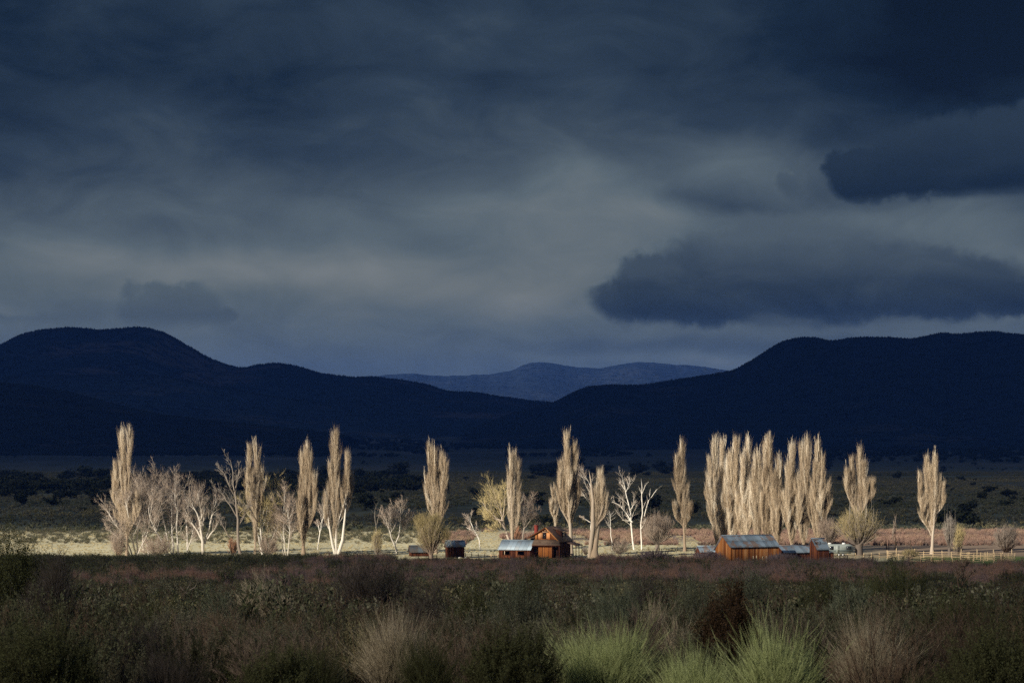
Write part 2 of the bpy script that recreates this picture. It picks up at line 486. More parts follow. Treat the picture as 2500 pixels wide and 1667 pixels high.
o = bpy.data.objects.new('ground', raw_mesh('ground', np.stack([X, Y, Z], -1).reshape(-1, 3), grid_quads(len(ys), len(us)), [], None, m, True))
COL.objects.link(o); tag(o, kind='structure')

# ------------------------------------------------------------------ mountains
def mountain_mat(name, dark, light, thresh, sc):
    m, nt = new_mat(name)
    p = nt.n('ShaderNodeNewGeometry').outputs['Position']
    a = nt.noise(p, sc, 6, .65); b = nt.noise(p, .02, 3, .7)
    c = nt.mix(nt.smooth(a, thresh, thresh + .10), dark, light)
    c = nt.mix(nt.smooth(b, .45, .62), c, tuple(v * .5 for v in dark))
    return finish(m, nt, c, None)
FOREST = {}
def mountain_range(name, prof, D, depth, mat, trees, seed, rough=.05):
    px = np.array([p[0] for p in prof]) * 1.0629; py = np.array([p[1] for p in prof]) * 1.0629
    cols = np.arange(px[0], px[-1], 3.2)
    # smooth the traced ridge a little
    rp = np.interp(cols, px, py)
    kk = np.ones(9) / 9
    rp = np.convolve(np.pad(rp, 4, 'edge'), kk, 'valid')
    x = (cols - 1250) / F * D
    ridge = 21 - (rp - HY) / F * D
    ridge = ridge + D * .00035 * fbm(x / 60 + seed, x * 0 + seed, 4)
    vs = np.concatenate([np.linspace(0, 1, 60), np.linspace(1.02, 1.5, 14)])
    y = D - depth * (1 - vs)
    X = np.broadcast_to(x[None], (len(vs), len(x))); Y = np.broadcast_to(y[:, None], X.shape)
    basez = ground_z(X, Y) - 12
    H = np.maximum(ridge[None] - basez, 2)
    vv = vs[:, None]
    prof_f = np.where(vv <= 1, np.clip(vv, 0, 1) ** 1.15, 1 - .5 * (np.clip(vv, 1, 2) - 1) * 1.6)
    spur = 1 - np.abs(fbm(X / (D * .055) + seed, Y / (D * .16) + vv * 0, 5))
    Z = basez + H * prof_f - H * rough * 3 * (1 - spur) * np.sin(np.pi * np.clip(vv, 0, 1)) ** .8
    o = bpy.data.objects.new(name, raw_mesh(name, np.stack([X, Y, Z], -1).reshape(-1, 3), grid_quads(len(vs), len(x)), [], None, mat, True))
    COL.objects.link(o); tag(o, kind='structure')
    if trees:
        r = np.random.default_rng(seed)
        n = trees
        i = r.random(n) * (len(x) - 1.001); j = np.where(r.random(n) < .3, 59 - np.abs(r.normal(0, 1.2, n)), r.random(n) * 59)
        j = np.clip(j, 3, 59)
        i0, j0 = i.astype(int), j.astype(int); fi, fj = i - i0, j - j0
        j1 = np.minimum(j0 + 1, 60)
        P = (np.stack([X, Y, Z], -1)[j0, i0] * (1 - fi)[:, None] + np.stack([X, Y, Z], -1)[j0, i0 + 1] * fi[:, None])
        P2 = (np.stack([X, Y, Z], -1)[j1, i0] * (1 - fi)[:, None] + np.stack([X, Y, Z], -1)[j1, i0 + 1] * fi[:, None])
        P = P * (1 - fj)[:, None] + P2 * fj[:, None]
        bare = fbm(P[:, 0] / (D * .03) + seed, P[:, 2] / (D * .012), 3)
        P = P[(bare > -.12) | (j > 57)]
        FOREST[name] = P
M1 = [(-260, 880), (-120, 835), (0, 795), (50, 768), (100, 755), (160, 751), (230, 757), (300, 752), (340, 753), (380, 765), (420, 787), (470, 815), (520, 838), (555, 846), (600, 837), (640, 833), (680, 840), (740, 858), (800, 866), (860, 866), (920, 873), (980, 882), (1030, 899), (1100, 903), (1160, 913), (1210, 921), (1270, 926), (1340, 938), (1450, 955), (1600, 985)]
M1B = [(-260, 905), (-100, 880), (0, 868), (130, 862), (250, 861), (350, 862), (430, 872), (480, 885), (600, 905), (760, 930), (900, 950), (1050, 975), (1150, 990)]
H1 = [(-300, 872), (-100, 876), (0, 881), (60, 883), (120, 893), (180, 905), (240, 920), (300, 937), (380, 953), (460, 963), (560, 972), (680, 985), (800, 1000)]
M2 = [(1080, 985), (1180, 950), (1270, 925), (1310, 905), (1350, 888), (1400, 882), (1440, 884), (1480, 884), (1540, 874), (1600, 865), (1650, 857), (1685, 850), (1720, 830), (1760, 805), (1790, 786), (1820, 777), (1850, 773), (1880, 776), (1905, 785), (1940, 778), (1980, 773), (2020, 774), (2060, 775), (2100, 777), (2130, 770), (2160, 763), (2200, 767), (2240, 763), (2280, 760), (2320, 765), (2352, 768), (2450, 762), (2620, 780)]
FR = [(700, 885), (800, 872), (880, 862), (950, 858), (1000, 863), (1060, 862), (1120, 860), (1180, 850), (1200, 838), (1230, 830), (1270, 834), (1310, 842), (1370, 846), (1410, 840), (1450, 832), (1490, 831), (1540, 837), (1580, 838), (1640, 846), (1700, 855), (1800, 870), (1900, 880)]
mountain_range('far_mountain', FR, 19500, 3600, mountain_mat('far_slope', (.022, .032, .042), (.030, .040, .052), .5, .0014), 0, 3, .06)
mountain_range('west_mountain', M1, 8500, 2600, mountain_mat('bare_slope', (.018, .028, .034), (.058, .055, .055), .50, .0022), 26000, 4)
mountain_range('foothill', M1B, 7200, 1500, mountain_mat('foothill_slope', (.022, .032, .036), (.045, .048, .046), .52, .003), 14000, 5)
mountain_range('east_mountain', M2, 6600, 2200, mountain_mat('dark_slope', (.012, .018, .022), (.03, .032, .034), .56, .003), 24000, 6)
mountain_range('near_hill', H1, 4900, 1100, mountain_mat('near_slope', (.012, .014, .012), (.028, .024, .02), .55, .004), 12000, 8)

# ------------------------------------------------------------------ air
hz, nt = new_mat('haze_air')
pv = nt.n('ShaderNodeVolumePrincipled')
pv.inputs['Color'].default_value = (.10, .29, .95, 1)
pv.inputs['Density'].default_value = 3.0e-5
pv.inputs['Anisotropy'].default_value = 0.0
nt.t.links.new(pv.outputs[0], nt.n('ShaderNodeOutputMaterial').inputs['Volume'])
g = Geo().box(-10900, 10900, -400, 21600, -6, 800)
o = g.build('haze', hz, kind='stuff')

# ------------------------------------------------------------------ scattered ground cover (geometry-node instances of real plants)
def source_collection(name, objs):
    c = bpy.data.collections.new(name)
    for o in objs: c.objects.link(o)
    return c
def scatter(name, P, scl, rot, tint, coll, n_src, rng, kind='stuff'):
    n = len(P)
    me = bpy.data.meshes.new(name)
    me.vertices.add(n)
    me.vertices.foreach_set('co', np.asarray(P, np.float32).ravel())
    def attr(nm, ty, data, key='value'):
        a = me.attributes.new(nm, ty, 'POINT'); a.data.foreach_set(key, data)
    attr('scl', 'FLOAT_VECTOR', np.asarray(scl, np.float32).ravel(), 'vector')
    attr('rot', 'FLOAT_VECTOR', np.asarray(rot, np.float32).ravel(), 'vector')
    attr('tint', 'FLOAT', np.asarray(tint, np.float32))
    attr('pick', 'INT', rng.integers(0, n_src, n).astype(np.int32))
    o = bpy.data.objects.new(name, me); COL.objects.link(o); o['kind'] = kind
    ng = bpy.data.node_groups.new(name, 'GeometryNodeTree')
    ng.interface.new_socket('Geometry', in_out='INPUT', socket_type='NodeSocketGeometry')
    ng.interface.new_socket('Geometry', in_out='OUTPUT', socket_type='NodeSocketGeometry')
    gi = ng.nodes.new('NodeGroupInput'); go = ng.nodes.new('NodeGroupOutput')
    ip = ng.nodes.new('GeometryNodeInstanceOnPoints'); ci = ng.nodes.new('GeometryNodeCollectionInfo')
    ci.inputs['Collection'].default_value = coll
    ci.inputs['Separate Children'].default_value = True
    ci.inputs['Reset Children'].default_value = True
    def na(nm, ty):
        a = ng.nodes.new('GeometryNodeInputNamedAttribute'); a.data_type = ty; a.inputs['Name'].default_value = nm
        return a.outputs['Attribute']
    ip.inputs['Pick Instance'].default_value = True
    e2r = ng.nodes.new('FunctionNodeEulerToRotation')
    lk = ng.links.new
    lk(gi.outputs[0], ip.inputs['Points']); lk(ci.outputs[0], ip.inputs['Instance'])
    lk(na('pick', 'INT'), ip.inputs['Instance Index'])
    lk(na('rot', 'FLOAT_VECTOR'), e2r.inputs[0]); lk(e2r.outputs[0], ip.inputs['Rotation'])
    lk(na('scl', 'FLOAT_VECTOR'), ip.inputs['Scale'])
    lk(ip.outputs[0], go.inputs[0])
    md = o.modifiers.new('scatter', 'NODES'); md.node_group = ng
    return o
def cover_mat(name, stops, tints, vary=.2, trans=None):
    """plant colour from its own tint ramp, multiplied by a per-plant kind colour"""
    m, nt = new_mat(name)
    a = nt.n('ShaderNodeAttribute', attribute_name='t')
    ti = nt.n('ShaderNodeAttribute', attribute_name='tint'); ti.attribute_type = 'INSTANCER'
    c = nt.mix(1.0, nt.ramp(a.outputs['Fac'], stops), nt.ramp(ti.outputs['Fac'], tints), 'MULTIPLY')
    return finish(m, nt, c, None, trans=trans)
# ------------------------------------------------------------------ plant materials
T_POP = plant_mat('poplar_twigs', [(0, (.19, .14, .09)), (.4, (.41, .32, .215)), (.75, (.56, .465, .335)), (1, (.76, .69, .56))], .10)
T_BARK = plant_mat('poplar_bark', [(0, (.13, .09, .06)), (.5, (.36, .28, .20)), (1, (.74, .69, .60))], .08)
T_TAN = plant_mat('tan_twigs', [(0, (.16, .11, .085)), (.5, (.40, .31, .235)), (1, (.64, .58, .50))], .15)
T_YEL = plant_mat('yellow_twigs', [(0, (.20, .16, .08)), (.5, (.42, .34, .16)), (1, (.56, .48, .27))], .15)
T_RUST = plant_mat('rust_twigs', [(0, (.16, .08, .05)), (.5, (.40, .20, .11)), (1, (.5, .30, .2))], .15)
T_GREY = plant_mat('grey_twigs', [(0, (.07, .055, .05)), (.5, (.26, .22, .18)), (1, (.50, .46, .40))], .15)
T_WHITE = plant_mat('white_bark', [(0, (.30, .25, .20)), (.5, (.60, .55, .47)), (1, (.80, .76, .68))], .06)
T_PURP = plant_mat('purple_twigs', [(0, (.07, .05, .05)), (.5, (.19, .145, .145)), (1, (.34, .27, .25))], .15)
T_DARK = plant_mat('dark_bark', [(0, (.05, .035, .028)), (.5, (.12, .085, .06)), (1, (.30, .25, .2))], .1)

def tree_root(name, label, cat, px, py, group=None, d=None):
    p = at(px, py, d)
    return empty(name, p, label, cat, group), p, p.y / F      # metres per photograph pixel at the tree

GR = 'poplars crowded in the grove behind the barn'
# ------------------------------------------------------------------ columnar poplars
def poplar(label, px, py, lobes, trunk_w=.42, bark=.5, dens=1.0, seed=0, extra_trunks=(), whips=6, group='tall columnar poplars along the ranch', name='poplar_tree'):
    """lobes: (tip x, tip y, width px, bottom y) in photograph pixels"""
    r = np.random.default_rng(1000 + seed)
    root, p, s = tree_root(name, label, 'tree', px, py, group)
    loc = lambda qx, qy: np.array([(qx - px) * s, 0, (py - qy) * s])
    trunk, crown = Geo(), Geo()
    tree_tone = r.normal(0, .09)
    hs = [py - l[1] for l in lobes]
    main = int(np.argmax(hs))
    for li, (tx, ty, wd, by) in enumerate(lobes):
        b, e = loc(px + (tx - px) * .12, by + (py - by) * .25), loc(tx, ty)
        tip_z = e[2]; e[2] -= 3.0 if wd < 22 * K and py - ty > 200 else 2.0
        if li == main: b = np.array([0, 0, -.3])
        dep = r.normal(0, wd * s * .35)
        k = 10
        f = np.linspace(0, 1, k)
        ax = b[None] * (1 - f)[:, None] + e[None] * f[:, None]
        xe = np.clip(f * (2.0 if li != main else 1.3), 0, 1); xe = xe * xe * (3 - 2 * xe)
        ax[:, 0] = b[0] + (e[0] - b[0]) * xe + np.cumsum(r.normal(0, .05, k)) * np.minimum(f * 4, 1)
        ax[:, 1] = dep * xe
        H = e[2] - b[2]
        r0 = (trunk_w if li == main else trunk_w * .42) * .72
        rad = r0 * np.linspace(1, .05, k) ** 1.1
        trunk.strands(ax[None], rad[None], 6, bark, min(bark + .3, 1), rng=r)
        zb = (py - by) * s
        m = int((36 if group != GR else 30) * dens * max(.6, H / 20))
        f0 = max(0., (zb - b[2]) / H) * (.42 if group != GR else .3)
        fs = f0 + (1 - f0) * np.sort(r.random(m)) ** .9 * .9
        st = np.stack([np.interp(fs, f, ax[:, c]) for c in range(3)], -1)
        g = (fs - f0) / (1 - f0)
        half = wd * s * (.70 if group != GR else .88) * np.clip(.14 + .86 * g / .42, 0, 1) * np.clip(1 - g ** 1.7, .05, 1) ** .95
        th = r.random(m) * 2 * np.pi
        rd = half * r.uniform(.2, 1.3, m)
        ln = np.minimum(r.uniform(.15, .30, m) * H * 1.1, (1.03 - fs) * H * r.uniform(.8, 1.1, m))
        q = np.linspace(0, 1, 6)
        sec = st[:, None, :].repeat(6, 1)
        bend = (q ** .62)[None]
        sec[..., 0] += np.cos(th)[:, None] * rd[:, None] * bend
        sec[..., 1] += np.sin(th)[:, None] * rd[:, None] * bend
        sec[..., 2] += ln[:, None] * q[None]
        sec += np.cumsum(r.normal(0, .035, sec.shape), 1)
        crown.strands(sec, np.full(m, .068) * (1.15 - .5 * g), 4, r.uniform(.45, 1.0, m), .85, rng=r)
        # upright twigs all along the branches and the leader
        allp = np.concatenate([sec, np.interp(np.linspace(f0, 1, 6), f, ax[:, 0])[None, :, None] * 0 + np.stack([np.interp(np.linspace(f0 + .1, .98, 6), f, ax[:, c]) for c in range(3)], -1)[None]])
        nt_ = int(74 * dens)
        lens = np.concatenate([ln, [H * .5]])
        bx = np.repeat(np.arange(len(allp)), np.r_[np.full(m, nt_), [nt_ * 3]])
        tt = r.random(len(bx)) * 4.999
        i = tt.astype(int); ff = (tt - i)[:, None]
        base_ = allp[bx, i] * (1 - ff) + allp[bx, i + 1] * ff
        base_ += r.normal(0, .11, base_.shape) * np.array([1, 1, .4])
        Ld = r.uniform(.8, 2.8, len(bx))  * (.6 + .4 * np.minimum(1, lens[bx] / 4))
        dr = np.stack([r.normal(0, .09, len(bx)), r.normal(0, .09, len(bx)), np.ones(len(bx))], -1)
        out = unit(base_ - np.stack([np.interp(base_[:, 2], ax[:, 2], ax[:, 0]), np.interp(base_[:, 2], ax[:, 2], ax[:, 1]), base_[:, 2]], -1))
        dr = unit(dr + out * .16)
        tip = base_ + dr * Ld[:, None]
        tone = np.clip(tree_tone + r.normal(.45, .09, len(bx)) + np.repeat(r.normal(0, .2, len(allp)), np.r_[np.full(m, nt_), [nt_ * 3]]), 0, 1)
        crown.strands(np.stack([base_, tip], 1), np.stack([r.uniform(.011, .023, len(bx)), np.zeros(len(bx))], 1), 3, tone, tone + .12, rng=r)
        # pale bare whips at the very top
        nw = whips if li == main or H > 17 else 1
        if nw:
            w0 = np.stack([e[0] + r.normal(0, wd * s * .16, nw), ax[-1, 1] + r.normal(0, .3, nw), e[2] - r.uniform(.5, 3.0, nw)], -1)
            w1 = w0.copy(); w1[:, 2] = tip_z - r.uniform(0, 1, nw) ** 1.5 * 2.6; w1[:, 0] += r.normal(0, .18, nw)
            w0[:, 0] = e[0] + (w0[:, 0] - e[0]) * .6
            wm = (w0 + w1) / 2 + r.normal(0, .1, w0.shape)
            crown.strands(np.stack([w0, wm, w1], 1), np.full(nw, .095), 3, .85, .95, rng=r)
            for a_, b_ in zip(w0, w1):
                n_ = 14
                u = r.random((n_, 1)); bb_ = a_ * (1 - u) + b_ * u
                crown.strands(np.stack([bb_, bb_ + np.stack([r.normal(0, .12, n_), r.normal(0, .12, n_), r.uniform(.4, .9, n_)], -1)], 1), np.full(n_, .025), 3, .7, .9, rng=r)
    for pts in extra_trunks:
        q = np.array([loc(a, b) for a, b, _ in pts]); q[:, 1] += np.linspace(0, r.normal(0, .5), len(q))
        trunk.strands(q[None], np.array([[c * s for _, _, c in pts]]), 6, bark + .15, bark + .15, rng=r)
    # flared foot
    trunk.strands(np.array([[(0, 0, -.4), (0, 0, .4), (0, 0, 1.4), (0, 0, 2.6)]]), np.array([[trunk_w * 1.25, trunk_w * .95, trunk_w * .72, .1]]), 8, bark, bark, rng=r)
    trunk.build('trunk', T_BARK, root, True)
    crown.build('crown', T_POP, root)
    return root

# ------------------------------------------------------------------ spreading bare trees and multi-stemmed willows
def bare_tree(name, label, px, py, stems, bark, twig, levels, seed, group=None, cat='tree', dead=False, t0=.6, d=None, depth=.25, tt=(.3, .6), fat=1.0, flat=1.0):
    """stems: lists of (photo x, photo y, radius px). levels: dicts for children()."""
    r = np.random.default_rng(2000 + seed)
    root, p, s = tree_root(name, label, cat, px, py, group, d)
    trunk, crown = Geo(), Geo()
    k = 9
    Ps, Rs = [], []
    for pts in stems:
        q = np.array([((a - px) * s, 0, (py - b) * s) for a, b, _ in pts], float)
        rr = np.array([c * s for _, _, c in pts]) * fat * (.48 if dead else .60)
        L_ = np.r_[0, np.cumsum(np.linalg.norm(np.diff(q, axis=0), axis=1))]
        f = np.linspace(0, L_[-1], k)
        P = np.stack([np.interp(f, L_, q[:, c]) for c in range(3)], -1)
        P[:, 1] = np.cumsum(r.normal(0, 1, k)) * L_[-1] * .02 + np.linspace(0, 1, k) * r.normal(0, depth) * L_[-1]
        P += r.normal(0, L_[-1] * .008, P.shape)
        if P[0, 2] < .5: P[0, 2] -= .4
        Rr = np.interp(f, L_, rr)
        trunk.strands(P[None], Rr[None], 7, t0, min(1, t0 + .2), rng=r)
        Ps.append(P); Rs.append(Rr[0])
    P, Rr = np.stack(Ps), np.array(Rs)
    for i, lv in enumerate(levels):
        lv = dict(lv)
        last = i == len(levels) - 1
        sd = 5 if i == 0 else (4 if not last else 3)
        P, Rr = children(P, Rr, rng=r, flat=flat, **lv)
        ok = P[:, -1, 2] > .3
        P, Rr = P[ok], Rr[ok]
        if i == 0:
            trunk.strands(P, Rr, sd, t0, min(1, t0 + .15), rng=r)
        else:
            tone = r.uniform(tt[0], tt[1], len(P)) if last else np.full(len(P), .8)
            crown.strands(P, Rr, sd, tone, tone + .1, rng=r)
    trunk.build('trunk', bark, root, True)
    if crown.n: crown.build('crown', twig, root)
    return root

def willow(name, label, px, py, spread, height, n, bark, twig, seed, group=None, cat='shrub', twigs=16, tall=0, d=None, lean=.0, low=.35, trunk=None, tt=(.3, .7), rad=.05, clump=None, dark=.3, mr=.011):
    """many stems fanning out of one stool; spread and height in photograph pixels"""
    r = np.random.default_rng(3000 + seed)
    root, p, s = tree_root(name, label, cat, px, py, group, d)
    st, cr = Geo(), Geo()
    z0 = 0.0
    if trunk:
        tw, th = trunk[0] * s, trunk[1] * s
        tp = np.array([(0, 0, -.4), (0, 0, th * .3), (lean * .3, 0, th * .7), (lean * .5, 0, th), (lean * .6, 0, th * 1.5)])
        st.strands(tp[None], np.array([[tw * 1.4, tw * 1.05, tw, tw * .9, tw * .2]]), 8, dark, dark, rng=r)
        z0 = th * .7
    W_, H_ = spread * s, height * s
    k = 6
    th = r.random(n) * 2 * np.pi
    q = np.sqrt(r.random(n)) * r.uniform(.75, 1.05, n)
    z1 = z0 + (H_ - z0) * np.sqrt(np.clip(1 - (q * .86) ** 2, 0, 1)) * r.uniform(.78, 1.02, n)
    z1 = np.where(r.random(n) < low * .5, z0 + (z1 - z0) * .5, z1)
    e = np.stack([np.cos(th) * q * W_ + lean, np.sin(th) * q * W_ * .8, z1], -1)
    f = np.linspace(0, 1, k)[None, :, None]
    b = np.stack([r.normal(0, W_ * .05, n), r.normal(0, W_ * .05, n), np.full(n, z0)], -1)
    P = b[:, None] * (1 - f) + e[:, None] * f
    xy = (b[:, None, :2] * (1 - f ** .8) + e[:, None, :2] * f ** .8)
    P[..., :2] = xy
    P += np.cumsum(r.normal(0, W_ * .015, P.shape), 1) * f
    st.strands(P, np.full(n, rad) * r.uniform(.7, 1.3, n), 4, dark, dark + .45, rng=r)
    if tall:
        T_ = P[r.integers(0, n, tall)][:, [0, 2, 4, 5]].copy()
        T_[:, -1] = T_[:, -2] + (T_[:, -1] - T_[:, -2]) * .5
        T_[:, -1, 2] = H_ * r.uniform(1.08, 1.38, tall)
        st.strands(T_, np.full(tall, rad * .9), 3, .7, .95, rng=r)
    C1, R1 = children(P, np.full(n, rad), m=5, tr=(.3, .95), ang=(12, 34), ratio=(.25, .5), k=4, up=.15, wob=.04, rscale=.5, rng=r)
    st.strands(C1, R1, 3, dark + .1, dark + .4, rng=r)
    C2, R2 = children(C1, R1, m=twigs, tr=(.1, 1), ang=(10, 34), ratio=(.25, .6), k=2, up=.12, wob=.0, rscale=.7, rng=r, minr=mr)
    tone = np.clip(r.uniform(tt[0], tt[1], len(C2)), 0, 1)
    cr.strands(C2, R2, 3, tone, tone + .15, rng=r)
    C3, R3 = children(P, np.full(n, rad), m=twigs, tr=(.35, 1), ang=(8, 30), ratio=(.1, .22), k=2, up=.15, wob=.0, rscale=.4, rng=r, minr=mr)
    tone = np.clip(r.uniform(tt[0], tt[1], len(C3)), 0, 1)
    cr.strands(C3, R3, 3, tone, tone + .15, rng=r)
    if clump:      # denser coloured sprays: (dx px, dz px, r px, count, tone)
        for cx, cz, rr, cn, ct in clump:
            c0 = np.stack([r.normal(cx * s, rr * s * .42, cn), r.normal(0, rr * s * .4, cn), r.normal(cz * s, rr * s * .42, cn)], -1)
            dr = unit(np.stack([r.normal(0, .4, cn), r.normal(0, .4, cn), np.ones(cn)], -1)) * r.uniform(.4, .9, (cn, 1))
            cr.strands(np.stack([c0, c0 + dr], 1), np.full(cn, .016), 3, ct, ct, rng=r)
    st.build('stems' if not trunk else 'trunk', bark, root)
    cr.build('crown' if trunk else 'twigs', twig, root)
    return root

K = 1.0629
def c(*v):                      # traced on a 2352 px wide copy of the photograph
    return tuple(x * K for x in v)
# the tall poplars, west to east ---------------------------------------------------
def lob(*a): return [(x * K, y * K, wd * K, b * K) for x, y, wd, b in a]
YB = 1276 * K
poplar('twin-spired columnar poplar rising out of the westernmost thicket of pale stems', 291 * K, YB, lob((298, 970, 20, 1235), (281, 972, 18, 1200), (268, 1040, 17, 1190), (262, 1062, 14, 1180), (291, 1050, 26, 1220), (316, 1116, 17, 1215), (274, 1120, 26, 1225)), .4, seed=1)
poplar('columnar poplar standing over a clump of white-barked twin stems', 586 * K, YB, lob((590, 1002, 19, 1215), (577, 1006, 10, 1190), (569, 1060, 12, 1185), (602, 1048, 13, 1190), (584, 1060, 30, 1225)), .35, seed=2)
poplar('dense poplar column with dark shaded side and blunt lower trunk, bushy down to the ground', 697 * K, YB, lob((704, 1003, 15, 1240), (694, 1022, 16, 1240), (714, 1020, 16, 1225), (723, 1066, 13, 1225), (701, 1060, 36, 1258), (692, 1120, 20, 1262)), .55, .35, 1.1, seed=3)
poplar('three-stemmed poplar with bright white bark showing at the foot and a short side column', 772 * K, YB, lob((769, 983, 22, 1215), (761, 1036, 13, 1200), (797, 1014, 15, 1195), (803, 1065, 15, 1190), (748, 1118, 12, 1235), (773, 1070, 20, 1220)), .38, .95, .95, seed=4,
       extra_trunks=[[(771 * K, YB, 4.5), (764 * K, 1250 * K, 3.5), (757 * K, 1210 * K, 2.4), (750 * K, 1160 * K, 1)], [(776 * K, YB, 5), (787 * K, 1240 * K, 4), (792 * K, 1190 * K, 2.4), (797 * K, 1120 * K, 1)]])
poplar('solitary broad poplar column above the yellow willow thicket by the small sheds', 1001 * K, 1272 * K, lob((989, 1003, 14, 1190), (998, 1012, 14, 1190), (1011, 1018, 13, 1190), (1022, 1022, 13, 1160), (980, 1070, 15, 1180), (1000, 1050, 36, 1215), (1019, 1105, 20, 1205)), .45, seed=5)
poplar('poplar column behind the window shed, its foot among rusty saplings', 1176 * K, 1262 * K, lob((1172, 1018, 13, 1220), (1182, 1020, 11, 1200), (1188, 1034, 10, 1200), (1177, 1055, 26, 1235), (1169, 1066, 12, 1200), (1193, 1122, 15, 1225)), .5, seed=6)
poplar('tallest poplar beside the farmhouse with long bare leader and clean pale trunk', 1312 * K, YB, lob((1302, 979, 15, 1170), (1319, 998, 14, 1170), (1290, 1036, 13, 1180), (1285, 1062, 12, 1190), (1331, 1076, 14, 1170), (1305, 1060, 30, 1200), (1321, 1060, 24, 1185)), .62, .55, 1.1, seed=7)
poplar('short slim poplar on a bare white stem just behind the farmhouse roof', 1277 * K, 1250 * K, lob((1271, 1108, 13, 1180), (1267, 1135, 10, 1180), (1277, 1130, 9, 1185)), .28, .9, .8, seed=8)
poplar('round-topped poplar on a massive furrowed trunk east of the farmhouse', 1366 * K, 1281 * K, lob((1377, 1060, 16, 1200), (1385, 1078, 14, 1190), (1370, 1088, 18, 1220), (1392, 1120, 12, 1190), (1362, 1110, 14, 1230)), .95, .45, 1.0, seed=9, whips=1,
       extra_trunks=[[(1353 * K, 1281 * K, 5), (1362 * K, 1210 * K, 6), (1362 * K, 1150 * K, 4), (1357 * K, 1105 * K, 2.0), (1352 * K, 1078 * K, .8)]])
poplar('lone slender poplar in the gap between the round willow and the poplar grove', 1573 * K, 1266 * K, lob((1567, 998, 13, 1190), (1555, 1022, 11, 1190), (1563, 1045, 24, 1200), (1550, 1140, 12, 1195), (1585, 1142, 13, 1190), (1572, 1100, 28, 1215)), .42, .35, seed=10)
GR = 'poplars crowded in the grove behind the barn'
grove = [('outermost poplar of the crowded grove, at its western end, with a low side column', 1647, (1643, 994, 14, 1190), (1625, 1066, 12, 1190), (1632, 1030, 13, 1190), (1640, 1070, 22, 1200)),
         ('slim grove poplar with two pale crooked top shoots, second from the western end', 1664, (1664, 994, 13, 1240), (1671, 1030, 12, 1240), (1660, 1060, 24, 1250)),
         ('grove poplar whose white leader stands highest over the barn gable', 1686, (1689, 988, 13, 1240), (1680, 1016, 12, 1240), (1686, 1060, 26, 1250)),
         ('bushy grove poplar behind the western half of the barn roof', 1712, (1720, 990, 14, 1230), (1707, 1028, 14, 1240), (1712, 1070, 30, 1250)),
         ('blunt-headed grove poplar behind the middle of the barn roof', 1739, (1733, 1028, 16, 1240), (1743, 1020, 14, 1240), (1740, 1085, 28, 1250)),
         ('forked grove poplar with twin leaders behind the eastern half of the barn roof', 1764, (1768, 988, 13, 1235), (1759, 996, 11, 1235), (1762, 1060, 28, 1250)),
         ('leaning grove poplar beside the narrow gap in the middle of the grove', 1786, (1790, 1036, 14, 1225), (1782, 1060, 14, 1235), (1788, 1130, 22, 1240)),
         ('grove poplar over the low shed with thin white top shoots', 1818, (1820, 1002, 12, 1230), (1809, 1024, 12, 1220), (1813, 1065, 24, 1235), (1800, 1120, 12, 1225)),
         ('densest and tallest grove poplar, standing behind the low shed', 1846, (1853, 990, 15, 1240), (1843, 1000, 18, 1245), (1848, 1060, 30, 1250)),
         ('outermost poplar of the grove at its eastern end, spreading above the narrow shed', 1880, (1878, 996, 13, 1235), (1889, 1025, 18, 1230), (1872, 1040, 15, 1235), (1900, 1090, 16, 1220), (1884, 1100, 32, 1240))]
for i, (lb, bx_, *ls) in enumerate(grove):
    poplar(lb, bx_ * K, (1261 + i * .9) * K, lob(*ls, (bx_ - 11, 1108 + i * 7 % 23, 20, 1255), (bx_ + 11, 1090 + i * 11 % 31, 20, 1255)), .45, .4, 1.15, seed=20 + i, group=GR, whips=8)
poplar('split-crowned poplar growing out of the big pale willow beside the camper', 1970 * K, 1273 * K, lob((1957, 1029, 13, 1150), (1977, 1013, 13, 1150), (1985, 1035, 12, 1150), (1946, 1054, 13, 1150), (2003, 1088, 15, 1150), (1955, 1090, 24, 1170), (1988, 1090, 26, 1170)), .5, seed=31)
poplar('easternmost poplar, flame-shaped and open, behind the rail fence', 2141 * K, 1272 * K, lob((2130, 1030, 12, 1200), (2146, 1026, 12, 1190), (2138, 1050, 22, 1200), (2112, 1063, 14, 1190), (2155, 1066, 14, 1180), (2168, 1096, 13, 1170), (2118, 1130, 26, 1215), (2150, 1120, 26, 1215)), .5, .6, seed=32)

# bare aspens and cottonwoods -----------------------------------------------------
L3 = [dict(m=13, tr=(.22, 1), ang=(28, 58), ratio=(.28, .55), k=6, up=.22, wob=.07, rscale=.42), dict(m=9, tr=(.15, 1), ang=(25, 55), ratio=(.35, .7), k=4, up=.12, rscale=.42, minr=.018), dict(m=13, tr=(.1, 1), ang=(18, 50), ratio=(.4, .9), k=2, up=.12, wob=0, rscale=.5, minr=.012)]
L3s = [dict(m=10, tr=(.3, 1), ang=(25, 55), ratio=(.25, .5), k=5, up=.22, rscale=.42), dict(m=7, tr=(.2, 1), ang=(25, 50), ratio=(.4, .7), k=4, up=.12, rscale=.42, minr=.016), dict(m=10, tr=(.1, 1), ang=(20, 50), ratio=(.4, .8), k=2, up=.1, wob=0, rscale=.5, minr=.012)]
L2d = [dict(m=12, tr=(.3, 1), ang=(30, 60), ratio=(.15, .36), k=5, up=.25, rscale=.4), dict(m=7, tr=(.3, 1), ang=(25, 50), ratio=(.3, .6), k=3, up=.1, rscale=.5, minr=.02)]
def st(*pts): return [(x * K, y * K, rr) for x, y, rr in pts]
B = 1275
